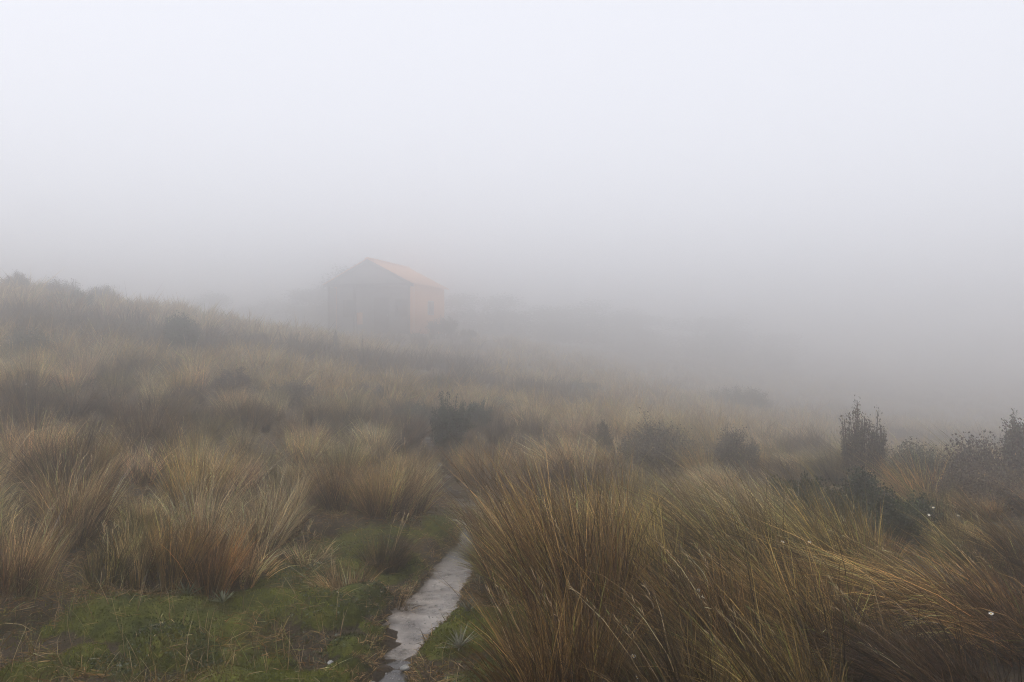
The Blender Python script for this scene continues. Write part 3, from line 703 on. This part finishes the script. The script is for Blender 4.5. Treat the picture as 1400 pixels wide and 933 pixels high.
# moss shoots and small creeping leaves over the cushions, straw litter
def scatter(n, seed, test):
    rr = np.random.default_rng(seed)
    x = rr.uniform(-4.2, .6, n); y = 3.3 + 5.0 * rr.uniform(0, 1, n) ** 1.3
    k = test(x, y, rr); return x[k], y[k], rr
x, y, rr = scatter(190000, 31, lambda x, y, q: q.uniform(0, 1, len(x)) < (moss_mask(x, y) * 1.2 - .1) * np.where(cushions(x, y, True) >= 0, 1, .3))
z = H(x, y); n = len(x)
pt = wnoise(W_PATCH2, x * .8, y * .8); pt2 = wnoise(W_PATCH, x + 5, y)
h = np.clip(.014 + .005 * pt, .006, .03) * rr.uniform(.5, 1.5, n)
az = rr.uniform(0, 6.283, n); wv = rr.uniform(.0025, .005, n)
dx, dy = np.cos(az) * wv, np.sin(az) * wv; lx, ly = rr.normal(0, .45, n) * h, rr.normal(0, .45, n) * h
b = np.stack([x, y, z - .002], -1)
V = np.stack([b + np.stack([dx, dy, 0 * x], -1), b - np.stack([dx, dy, 0 * x], -1), b + np.stack([lx, ly, h], -1)], 1)
g1, g2, g3 = np.array([.036, .042, .006]), np.array([.185, .185, .020]), np.array([.115, .078, .030])
ci = cushions(x, y, True); tn = np.where(ci >= 0, .12 + .88 * CTONE[ci], .0)  # shoots in the gaps get the darkest green, standing in for crevice shade
f = np.clip(tn * .9 + .16 * pt2 + .12 * pt, 0, 1)[:, None]; C = g1 * (1 - f) + g2 * f
br = np.clip((wnoise(W_PATCH2, x * .5 + 9, y * .7) - .35) * 1.2, 0, .9)[:, None]; C = C * (1 - br) + g3 * br
C = C * np.exp(rr.normal(0, .28, n))[:, None]
moss = mesh_obj('moss', V.reshape(-1, 3), np.arange(3 * n).reshape(-1, 3), M_MOSS, None, np.repeat(C, 3, 0).reshape(-1, 3))
tag(moss, 'green moss shoots carpeting the cushions beside the path', kind='stuff')

x, y, rr = scatter(90000, 32, lambda x, y, q: (q.uniform(0, 1, len(x)) < np.clip(moss_mask(x, y) * 1.3, 0, 1)) & (wnoise(W_PATCH2, x * .55 + 3, y * .55) > .7))
z = H(x, y); n = len(x)
h = rr.uniform(.008, .022, n); b = np.stack([x, y, z + rr.uniform(0, .018, n)], -1)
ld = np.stack([rr.normal(0, 1, n), rr.normal(0, 1, n), np.abs(rr.normal(.5, .5, n))], -1); ld /= np.linalg.norm(ld, axis=1, keepdims=True)
sd_ = np.cross(ld, rr.normal(0, 1, (n, 3))); sd_ /= np.linalg.norm(sd_, axis=1, keepdims=True)
V = np.stack([b, b + ld * (h * .5)[:, None] + sd_ * (h * .3)[:, None], b + ld * h[:, None], b + ld * (h * .5)[:, None] - sd_ * (h * .3)[:, None]], 1)
pick = rr.uniform(0, 1, n)[:, None]
C = np.where(pick < .55, np.array([.032, .048, .016]), np.where(pick < .8, np.array([.085, .10, .065]), np.array([.10, .07, .035]))) * np.exp(rr.normal(0, .3, n))[:, None]
tag(mesh_obj('undergrowth', V.reshape(-1, 3), np.arange(4 * n).reshape(-1, 4), M_LEAF, None, np.repeat(C, 4, 0).reshape(-1, 3)), 'small creeping leaves growing through the moss', kind='stuff')

x, y, rr = scatter(6000, 33, lambda x, y, q: (path_dist(x, y) > .0) & (q.uniform(0, 1, len(x)) < .45 + .3 * wnoise(W_PATCH2, x * .5, y * .5)))
n = len(x); z = H(x, y) + .012
az = rr.uniform(0, 6.283, n); el = np.abs(rr.normal(0, .22, n))
d0 = np.stack([np.cos(az) * np.cos(el), np.sin(az) * np.cos(el), np.sin(el)], -1)
v, q, t, c = make_blades(rr, np.stack([x, y, z], -1), d0, rr.uniform(.03, .12, n), rr.uniform(.002, .0035, n), rr.normal(0, .2, (n, 3)) * [1, 1, .2], np.full(n, .05), 'pale', 2, 1.0, .45)
tag(mesh_obj('litter', v, [q, t], M_DEAD, None, c), 'dead straw litter lying over moss and soil', kind='stuff')

x, y, rr = scatter(60000, 36, lambda x, y, q: (path_dist(x, y) > .01) & (q.uniform(0, 1, len(x)) > moss_mask(x, y) * 1.3))
n = len(x); az = rr.uniform(0, 6.283, n); el = np.abs(rr.normal(0, .35, n))
d0 = np.stack([np.cos(az) * np.cos(el), np.sin(az) * np.cos(el), np.sin(el)], -1); P = []
kk = rr.integers(0, 3, n); zz = H(x, y) + .004
for q, tone in enumerate(('brown', 'tawny', 'hay')):
    sl = kk == q; m_ = sl.sum()
    P.append(make_blades(rr, np.stack([x, y, zz], -1)[sl], d0[sl], rr.uniform(.02, .08, m_), rr.uniform(.003, .007, m_), rr.normal(0, .3, (m_, 3)) * [1, 1, .3], np.full(m_, .1), tone, 2, .7))
v, q, t, c = join(P)
tag(mesh_obj('litter', v, [q, t], M_DEAD, None, c), 'matted brown dead grass over the bare peat', kind='stuff')

# thin straws standing in the moss
n = 150; rr = np.random.default_rng(34)
x = rr.uniform(-2.7, -.9, n); y = rr.uniform(3.5, 4.6, n)
v, q, t, c = make_blades(rr, np.stack([x, y, H(x, y)], -1), np.stack([rr.normal(0, .25, n), rr.normal(0, .25, n), np.ones(n)], -1), rr.uniform(.05, .26, n), np.full(n, .003), rr.normal(0, .08, (n, 3)), np.full(n, .05), 'pale', 4, 1.4)
tag(mesh_obj('grass', v, [q, t], M_BLADE, None, c), 'single thin straws standing up out of the moss', kind='stuff')

# ragged rim of the path
rr = np.random.default_rng(41); n = 11000
y = rr.uniform(3.3, 8, n); cx, hw = path_at(y); sg = np.sign(rr.normal(0, 1, n)); x = cx + sg * (hw + np.abs(rr.normal(0, .07, n)) - .03)
pd = path_dist(x, y); k = (pd > -.025) & (pd < .12); x, y, sg = x[k], y[k], sg[k]; n = len(x)
d0 = np.stack([-sg * rr.uniform(-.2, .9, n), rr.normal(0, .5, n), rr.uniform(.25, 1.1, n)], -1); d0 /= np.linalg.norm(d0, axis=1, keepdims=True)
P = []
for q, tone in enumerate(('olive', 'brown', 'hay')):
    sl = rr.integers(0, 3, n) == q; m_ = sl.sum()
    P.append(make_blades(rr, np.stack([x, y, H(x, y) - .008], -1)[sl], d0[sl], rr.uniform(.015, .075, m_), rr.uniform(.003, .006, m_), rr.normal(0, .25, (m_, 3)), rr.uniform(.2, .8, m_), tone, 2))
v, q, t, c = join(P)
tag(mesh_obj('grass', v, [q, t], M_BLADE, None, c), 'short ragged grass fringing the wet path', kind='stuff')

# grit on the path
rr = np.random.default_rng(35); n = 900
y = rr.uniform(3.4, 8, n); cx, hw = path_at(y); x = cx + rr.normal(0, .6, n) * hw
k = path_dist(x, y) < .03; x, y = x[k], y[k]; n = len(x)
z = h_base(x, y) - .050 + 0.006 * wnoise(W_PATCH, x * 1.5, y * 1.5) + .0008 * wnoise(W_FINE, x, y)
s = np.abs(rr.normal(0, .003, n)) + .0015
o8 = np.array([(1, 0, 0), (-1, 0, 0), (0, 1, 0), (0, -1, 0), (0, 0, .7), (0, 0, -.7)])
V = np.stack([x, y, z], -1)[:, None] + o8[None] * s[:, None, None] * rr.uniform(.6, 1.3, (n, 6, 1))
f8 = np.array([(0, 2, 4), (2, 1, 4), (1, 3, 4), (3, 0, 4), (2, 0, 5), (1, 2, 5), (3, 1, 5), (0, 3, 5)])
Fg = (np.arange(n)[:, None, None] * 6 + f8[None]).reshape(-1, 3)
tag(mesh_obj('gravel', V.reshape(-1, 3), Fg, M_STONE), 'loose grit scattered on the pale path', kind='stuff')

# ------------------------------------------------------------------ small things one by one
def daisy(px, py, d, h, label):
    d = d - .3; x = px_to_x(px, d); zt = CAM_Z - (py - 466) / FP * d; zg = Hp(x, d); h = max(zt - zg, .12)
    e = empty('daisy', (x, d, zg)); tag(e, label, 'flower', 'white daisies in the tussock')
    r = np.random.default_rng(int(px * 7 + py))
    lean = r.normal(0, .04, 2)
    t = np.linspace(0, 1, 6); c = np.stack([lean[0] * t ** 2 - lean[0], lean[1] * t ** 2 - lean[1], h * t], -1)
    V, Fq = [], []
    for k in range(6):
        for a in (0, 2.094, 4.189): V.append(c[k] + .0018 * np.array([math.cos(a), math.sin(a), 0]))
    for k in range(5):
        for j in range(3): Fq.append((3 * k + j, 3 * k + (j + 1) % 3, 3 * k + 3 + (j + 1) % 3, 3 * k + 3 + j))
    mesh_obj('stem', np.array(V), np.array(Fq), M_TWIG, e)
    tilt = np.array([r.normal(0, .3), -.5 + r.normal(0, .2), 1.0]); tilt /= np.linalg.norm(tilt)
    u = np.cross(tilt, [1, 0, 0]); u /= np.linalg.norm(u); w = np.cross(tilt, u)
    V, Fq = [], []; R0, R1 = .0035, .0105
    for k in range(13):
        a = k / 13 * 6.283 + r.normal(0, .05); dd = u * math.cos(a) + w * math.sin(a); ss = -u * math.sin(a) + w * math.cos(a); b = len(V)
        dz = tilt * r.normal(.002, .0015)
        V += [c[5] + dd * R0 - ss * .0015, c[5] + dd * R1 * .8 - ss * .0026 + dz, c[5] + dd * R1 + dz, c[5] + dd * R1 * .8 + ss * .0026 + dz, c[5] + dd * R0 + ss * .0015]
        Fq.append([b, b + 1, b + 2, b + 3, b + 4])
    o = mesh_obj('petal', np.array(V), np.array(Fq), M_PETAL, e); o['kind'] = 'stuff'
    V = [c[5] + tilt * .004] + [c[5] + (u * math.cos(k * .785) + w * math.sin(k * .785)) * .0045 for k in range(8)]
    mesh_obj('disc', np.array(V), np.array([(0, 1 + k, 1 + (k + 1) % 8) for k in range(8)]), M_DISC, e)
for a in [
 (1276, 694, 6.0, .5, 'upper white daisy of the close pair under the wide heathy shrub'),
 (1270, 704, 5.95, .5, 'lower white daisy of the close pair under the wide heathy shrub'),
 (1310, 705, 6.0, .5, 'lone faint daisy right of the close pair'),
 (1070, 741, 4.75, .5, 'white daisy among golden stems, left one of two level heads'),
 (1107, 741, 4.75, .5, 'white daisy among golden stems, right one of two level heads'),
 (955, 807, 4.2, .5, 'upper of two touching white daisies in the tawny grass'),
 (961, 816, 4.15, .5, 'lower of two touching white daisies in the tawny grass'),
 (866, 897, 3.55, .5, 'white daisy low in the grass near the bottom edge'),
 (871, 926, 3.5, .5, 'lowest cream daisy, at the very bottom edge'),
 (1355, 839, 3.85, .5, 'white daisy by the arching drooping tussock'),
 (1140, 709, 6.0, .5, 'dull daisy at the foot of the dark green bush'),
 (36, 525, 9.6, .5, 'white daisy on the left slope near the picture edge'),
 (131, 522, 10, .5, 'white daisy on the left slope above the dark-based tussock')]: daisy(*a)

def stone(px, py, size, label, seed):
    d = (CAM_Z) * FP / (py - 466); x = px_to_x(px, d); r = np.random.default_rng(seed)
    V, Fq = [], []; nu, nv = 9, 6
    for j in range(nv + 1):
        th = math.pi * j / nv
        for i in range(nu):
            ph = 6.283 * i / nu; k = 1 + r.normal(0, .1)
            V.append((math.sin(th) * math.cos(ph) * k * size, math.sin(th) * math.sin(ph) * k * size * .7, math.cos(th) * k * size * .5))
    for j in range(nv):
        for i in range(nu): Fq.append((j * nu + i, j * nu + (i + 1) % nu, (j + 1) * nu + (i + 1) % nu, (j + 1) * nu + i))
    o = mesh_obj('stone', np.array(V), np.array(Fq), M_STONE); o.location = (x, d, Hp(x, d) + size * .2); o.rotation_euler = (0, 0, r.uniform(0, 6))
    tag(o, label, 'stone')
stone(452, 918, .022, 'small pale grey stone sitting in the moss left of the path', 1)
stone(555, 905, .03, 'flat grey stone at the narrowest point of the path', 2)
stone(510, 925, .028, 'dark wet stone at the bottom edge of the path', 3)

def speargrass(px, d, s, label, seed, tone=(.17, .17, .09)):
    """a rosette of stiff pointed leaves, each a part"""
    x = px_to_x(px, d); e = empty('speargrass', (x, d, Hp(x, d) + .02)); tag(e, label, 'plant', 'speargrass rosettes')
    r = np.random.default_rng(seed)
    for k in range(22):
        az = 6.283 * k / 22 + r.normal(0, .12); el = r.uniform(.25, 1.3); L = s * r.uniform(.7, 1.1); w = .007
        dd = np.array([math.cos(az) * math.cos(el), math.sin(az) * math.cos(el), math.sin(el)]); sd = np.array([-math.sin(az), math.cos(az), 0]); up = np.cross(sd, dd) * -1
        t = [0, .35, .75]; V = []
        for q in t:
            c = dd * L * q + np.array([0, 0, -.12 * L * q * q]); V += [c - sd * w * (1 - q * .8), c - up * .003, c + sd * w * (1 - q * .8)]
        V.append(dd * L + np.array([0, 0, -.12 * L]))
        Fq = [(0, 1, 4, 3), (1, 2, 5, 4), (3, 4, 7, 6), (4, 5, 8, 7)]; Ft = [(6, 7, 9), (7, 8, 9)]
        c = np.array(tone) * math.exp(r.normal(0, .2))
        mesh_obj('leaf', np.array(V), [np.array(Fq), np.array(Ft)], M_LEAF, e, np.tile(c, (len(V), 1)))
speargrass(505, 6.62, .22, 'green fan of spear leaves in front of the big rounded tussock', 1)
speargrass(1305, 5.6, .30, 'grey spear leaves standing behind the olive tussock', 2, (.20, .21, .17))
speargrass(1290, 4.95, .24, 'grey spear leaves left of the olive tussock', 3, (.22, .22, .18))
speargrass(628, 3.95, .13, 'silvery rosette between the path and the tallest tussock', 4, (.19, .19, .14))
speargrass(640, 4.2, .11, 'second smaller silvery rosette on the path bank', 5, (.17, .17, .12))
speargrass(255, 4.75, .13, 'pale green rosette under the rust red tussocks', 6, (.17, .18, .10))
speargrass(305, 4.6, .11, 'little pale rosette at the upper moss edge', 7, (.17, .18, .10))
speargrass(22, 4.45, .14, 'pale rosette at the foot of the left edge tussock', 8, (.17, .18, .10))

# ------------------------------------------------------------------ hut
def hut():
    th = R(15)
    ex = np.array([math.cos(th), -math.sin(th), 0]); ey = np.array([math.sin(th), math.cos(th), 0])   # along the gable (to the right) and back
    x0, y0 = px_to_x(560, 45.0), 45.0                 # front right corner
    Wd, Ln, EH, RH, Z0 = 5.1, 5.75, 3.0, 4.32, 2.02
    o = np.array([x0, y0, Z0]) - ex * Wd               # front left corner
    root = empty('hut', tuple(o), -th)
    tag(root, 'small gabled mountain hut with orange roof and side wall, dim in fog', 'hut')
    m_grey = rough_mat('weathered_board', (.17, .175, .17), (.24, .245, .24), 3, .8)
    m_or = rough_mat('orange_painted_iron', (.86, .33, .06), (.92, .40, .09), 1.5, .35)
    m_dark = rough_mat('dark_timber', (.03, .03, .028), (.06, .055, .05), 5, .8)
    m_deck = rough_mat('deck_timber', (.22, .21, .19), (.32, .31, .29), 5, .8)
    m_pale = rough_mat('pale_trim', (.5, .52, .5), (.6, .62, .6), 5, .6)
    m_gl, n, out = new_mat('window_glass'); p = n.nodes.new('ShaderNodeBsdfPrincipled'); p.inputs['Base Color'].default_value = (.02, .025, .03, 1); p.inputs['Roughness'].default_value = .08
    n.links.new(p.outputs[0], out.inputs['Surface'])
    def box(name, lo, hi, mat, parent=root):
        (a, b, c), (d, e, f) = lo, hi
        V = np.array([(a, b, c), (d, b, c), (d, e, c), (a, e, c), (a, b, f), (d, b, f), (d, e, f), (a, e, f)], float)
        Fq = np.array([(0, 3, 2, 1), (4, 5, 6, 7), (0, 1, 5, 4), (1, 2, 6, 5), (2, 3, 7, 6), (3, 0, 4, 7)])
        return mesh_obj(name, V, Fq, mat, parent)
    def prism(name, poly, y1, y2, mat, parent=root):       # poly in (x, z), extruded along y
        k = len(poly); V = [(x, y1, z) for x, z in poly] + [(x, y2, z) for x, z in poly]
        Fs = [np.array([list(range(k))]), np.array([list(range(2 * k - 1, k - 1, -1))]), np.array([((i + 1) % k, i, k + i, k + (i + 1) % k) for i in range(k)])]
        return mesh_obj(name, np.array(V, float), Fs, mat, parent)
    t = .12; P = .85                                    # wall thickness; depth of the porch under the front gable
    mid = Wd / 2
    prism('gable_wall', [(t, 0), (Wd - t, 0), (Wd - t, EH - .02), (mid, RH - .06), (t, EH - .02)], P, P + t, m_grey)
    prism('gable_wall', [(t, 0), (Wd - t, 0), (Wd - t, EH - .02), (mid, RH - .06), (t, EH - .02)], Ln - t, Ln, m_grey)
    # corrugated side walls and roof slopes
    def corrugated(name, p0, du, dv, nrm, mat, pitch=.19, amp=.018, th_=.03):
        L = np.linalg.norm(du); nu = int(L / pitch * 4); u = np.linspace(0, 1, nu + 1)
        off = amp * np.sin(u * L / pitch * 2 * math.pi)
        A = p0 + du * u[:, None] + nrm * off[:, None]; rings = [A, A + dv, A + dv - nrm * th_, A - nrm * th_]
        V = np.concatenate(rings); m = nu + 1; Fq = []
        for a in range(4):
            b = (a + 1) % 4
            for i in range(nu): Fq.append((a * m + i, a * m + i + 1, b * m + i + 1, b * m + i))
        Fq += [(0, m, 2 * m, 3 * m), (m - 1, 4 * m - 1, 3 * m - 1, 2 * m - 1)]
        return mesh_obj(name, V, np.array(Fq), mat, root)
    v3 = lambda *a: np.array(a, float)
    corrugated('side_wall', v3(Wd + .02, P, 0), v3(0, Ln - P, 0), v3(0, 0, EH - .05), v3(1, 0, 0), m_or, th_=.12)
    corrugated('side_wall', v3(-.02, P, 0), v3(0, Ln - P, 0), v3(0, 0, EH - .05), v3(-1, 0, 0), m_or, th_=.12)
    sl = math.hypot(mid, RH - EH); s = v3(mid, 0, -(RH - EH)) / sl; nr = v3(RH - EH, 0, mid) / sl; ov = .28
    corrugated('roof_slope', v3(mid, -.15, RH), v3(0, Ln + .4, 0), s * (sl + ov), nr, m_or)
    s2 = s * v3(-1, 1, 1); nr2 = nr * v3(-1, 1, 1)
    corrugated('roof_slope', v3(mid, -.15, RH), v3(0, Ln + .4, 0), s2 * (sl + ov), nr2, m_or)
    prism('ridge_cap', [(mid - .18, RH - .03), (mid, RH + .07), (mid + .18, RH - .03), (mid, RH + .03)], -.16, Ln + .26, m_or)
    # barge boards under the roof edge
    for sg in (1, -1):
        a = (mid, RH - .05); b = (mid + sg * (mid + .25), EH - .19); pl = [a, b, (b[0], b[1] - .16), (a[0], a[1] - .18)]
        prism('barge_board', pl if sg > 0 else pl[::-1], -.13, -.08, m_dark)
    # gable infill over the porch
    prism('gable_panel', [(.1, EH - .12), (Wd - .1, EH - .12), (Wd - .1, EH - .06), (mid, RH - .10), (.1, EH - .06)], -.02, .04, m_grey)
    box('beam', (-.02, -.03, EH - .27), (Wd + .02, .09, EH - .125), m_dark)
    for xx in (0, 1.62, Wd - .11): box('post', (xx, -.02, 0), (xx + .11, .085, EH - .275), m_dark)
    # porch side cheeks
    box('porch_cheek', (.02, .1, 0), (.08, P - .005, EH - .3), m_grey); box('porch_cheek', (Wd - .06, .1, 0), (Wd + .0, P - .005, EH - .3), m_or)
    # door, window, bench board
    d_ = box('door', (2.55, P - .05, .06), (3.5, P - .004, 2.1), m_dark); box('handle', (3.36, P - .1, 1.0), (3.42, P - .055, 1.15), m_pale, d_)
    for xa, xb in ((.55, 1.4), (3.85, 4.65)):
        f = box('window', (xa, P - .045, 1.0), (xb, P - .004, 2.0), m_dark); box('pane', (xa + .07, P - .055, 1.07), (xb - .07, P - .048, 1.93), m_gl, f)
    box('notice_board', (1.45, P - .04, .55), (1.80, P - .003, 1.25), m_or)
    wf = box('window', (Wd + .045, 2.7, 1.15), (Wd + .075, 3.7, 2.0), m_pale); box('pane', (Wd + .078, 2.77, 1.22), (Wd + .086, 3.63, 1.93), m_gl, wf)
    # deck with boards and piles
    k = 0
    for yy in np.arange(-1.1, P - .12, .15):
        box('deck_board', (-.25, yy, -.115), (Wd + .3, yy + .138, -.08), m_deck)
    for yy in np.arange(P, 3.4, .15): box('deck_board', (Wd + .15, yy, -.115), (Wd + 2.0, yy + .138, -.08), m_deck)
    box('deck_edge', (-.25, -1.15, -.33), (Wd + .3, -1.11, -.12), m_deck); box('deck_edge', (Wd + .31, .80, -.28), (Wd + 2.02, .84, -.10), m_pale)
    box('floor_slab', (0, P - .02, -.30), (Wd, Ln, -.002), m_dark)
    for xx in (.1, mid, Wd - .2):
        for yy in (-.9, .6, 3, Ln - .3): box('pile', (xx, yy, -1.2), (xx + .18, yy + .18, -.35), m_dark)
    for yy in (1.1, 3.0): box('pile', (Wd + 1.7, yy, -1.6), (Wd + 1.88, yy + .18, -.12), m_dark)
    st = box('step', (1.9, -1.5, -.75), (3.1, -1.16, -.42), m_deck)
    box('flue', (mid - 1.1, 4.2, EH + .4), (mid - .96, 4.34, RH + .25), m_dark)
hut()

# ------------------------------------------------------------------ trees behind the hut
def tree_meshes(seed, h, w):
    r = np.random.default_rng(seed); tubes = []
    def limb(p, d, L, ra, lev):
        q = p + d * L; tubes.append((p, q, ra, ra * .6))
        if lev == 0: return
        for _ in range(3):
            dd = d * .7 + r.normal(0, .5, 3); dd[2] = abs(dd[2]) * .7 + .12; dd /= np.linalg.norm(dd); limb(p + d * L * r.uniform(.55, 1), dd, L * r.uniform(.5, .8), ra * .55, lev - 1)
    limb(np.array([0, 0, -.3]), np.array([r.normal(0, .06), r.normal(0, .06), 1.0]), h * .45, .035 * h, 3)
    A = np.array([a for a, _, _, _ in tubes]); B = np.array([b for _, b, _, _ in tubes]); ra = np.array([c for _, _, c, _ in tubes]); rb = np.array([c for _, _, _, c in tubes])
    sc = np.array([w * .46 / np.abs(B[:, :2]).max()] * 2 + [h * .93 / B[:, 2].max()]); A = A * sc; B = B * sc
    d = B - A; d /= np.linalg.norm(d, axis=1, keepdims=True) + 1e-9
    u = np.cross(d, [.3, .9, .2]); u /= np.linalg.norm(u, axis=1, keepdims=True); v = np.cross(d, u); K = 6
    ring = lambda c, rad: np.stack([c + rad[:, None] * (u * math.cos(k) + v * math.sin(k)) for k in np.linspace(0, 6.283, K, endpoint=False)], 1)
    tv = np.concatenate([ring(A, ra), ring(B, rb)], 1); b = np.arange(len(tv))[:, None] * 2 * K
    tf = np.concatenate([b + np.array([k, (k + 1) % K, K + (k + 1) % K, K + k]) for k in range(K)])
    tip = np.concatenate([B, B * [1.0, 1.0, .62], B * [.9, .9, .35]]); per = 110; i = np.repeat(np.arange(len(tip)), per)
    P = tip[i] + np.clip(r.normal(0, 1, (len(i), 3)), -1.5, 1.5) * .07 * h * [1, 1, .8]; P[:, 2] = np.abs(P[:, 2])
    ld = r.normal(0, 1, (len(i), 3)); ld /= np.linalg.norm(ld, axis=1, keepdims=True); sd = np.cross(ld, r.normal(0, 1, (len(i), 3))); sd /= np.linalg.norm(sd, axis=1, keepdims=True)
    LL = r.uniform(.08, .2, len(i))[:, None]
    lv = np.stack([P, P + ld * LL * .5 + sd * LL * .35, P + ld * LL, P + ld * LL * .5 - sd * LL * .35], 1)
    c = np.array([.040, .052, .024]) * np.exp(r.normal(0, .3, len(i)))[:, None]
    return tv.reshape(-1, 3), tf, lv.reshape(-1, 3), np.arange(len(i) * 4).reshape(-1, 4), np.repeat(c, 4, 0)
TREES = [  # px, d, height, width, label
 (520, 58, 4.9, 8.0, 'faint tree rising behind the hut ridge'), (425, 63, 4.4, 8.0, 'faint tree behind the left eave of the hut'),
 (300, 60, 3.4, 5.0, 'faint low tree on the skyline left of the hut'), (365, 66, 3.6, 7.5, 'faint tree between the lone skyline tree and the hut'),
 (590, 64, 4.6, 8.5, 'faint tree behind the orange roof slope'), (660, 64, 4.0, 9.0, 'faint tree just right of the hut'),
 (750, 69, 4.2, 10.5, 'ghostly tree right of the hut, second in the row'), (850, 72, 4.4, 11.0, 'ghostly low tree in the middle of the row right of the hut'),
 (950, 74, 4.6, 11.0, 'ghostly low tree, last but one in the row right of the hut'), (1050, 76, 4.8, 11.0, 'barely visible low tree ending the row on the right')]
tm = []
for k in range(3):
    tv, tf, lv, lf, lc = tree_meshes(70 + k, 6.0, 6.0); tm.append((tv, tf, lv, lf, lc))
first = {}
for i, (px, d, h, w, lab) in enumerate(TREES):
    k = i % 3
    if k not in first:
        tv, tf, lv, lf, lc = tm[k]; e = empty('tree')
        mesh_obj('trunk', tv, tf, M_TWIG, e); c = mesh_obj('crown', lv, lf, M_LEAF, e, lc); c['kind'] = 'stuff'; first[k] = e
    else: e = copy_tree(first[k])
    x = px_to_x(px, d); e.location = (x, d, Hp(x, d) - .1); e.scale = (w / 6, w / 6, h / 6); e.rotation_euler = (0, 0, i * 1.3)
    tag(e, lab, 'tree', 'trees in the fog behind the hut')

# ------------------------------------------------------------------ fog
m, n, out = new_mat('fog'); pv = n.nodes.new('ShaderNodeVolumePrincipled')
pv.inputs['Color'].default_value = (.995, .996, .998, 1); pv.inputs['Density'].default_value = FOG_DENSITY; pv.inputs['Anisotropy'].default_value = 0.88
n.links.new(pv.outputs[0], out.inputs['Volume'])
lo, hi = (-420, -60, float(GZ.min()) - 1.0), (420, 430, FOG_TOP)
(a, b, c), (d, e, f) = lo, hi
V = np.array([(a, b, c), (d, b, c), (d, e, c), (a, e, c), (a, b, f), (d, b, f), (d, e, f), (a, e, f)], float)
haze = mesh_obj('haze', V, np.array([(0, 3, 2, 1), (4, 5, 6, 7), (0, 1, 5, 4), (1, 2, 6, 5), (2, 3, 7, 6), (3, 0, 4, 7)]), m)
tag(haze, 'thick pale fog lying over the whole hillside', kind='stuff')
bpy.context.view_layer.update()
print('GROUND', GZ.min(), GZ.max(), 'tris', sum(len(me.polygons) * 2 for me in bpy.data.meshes), 'cand', len(cand))
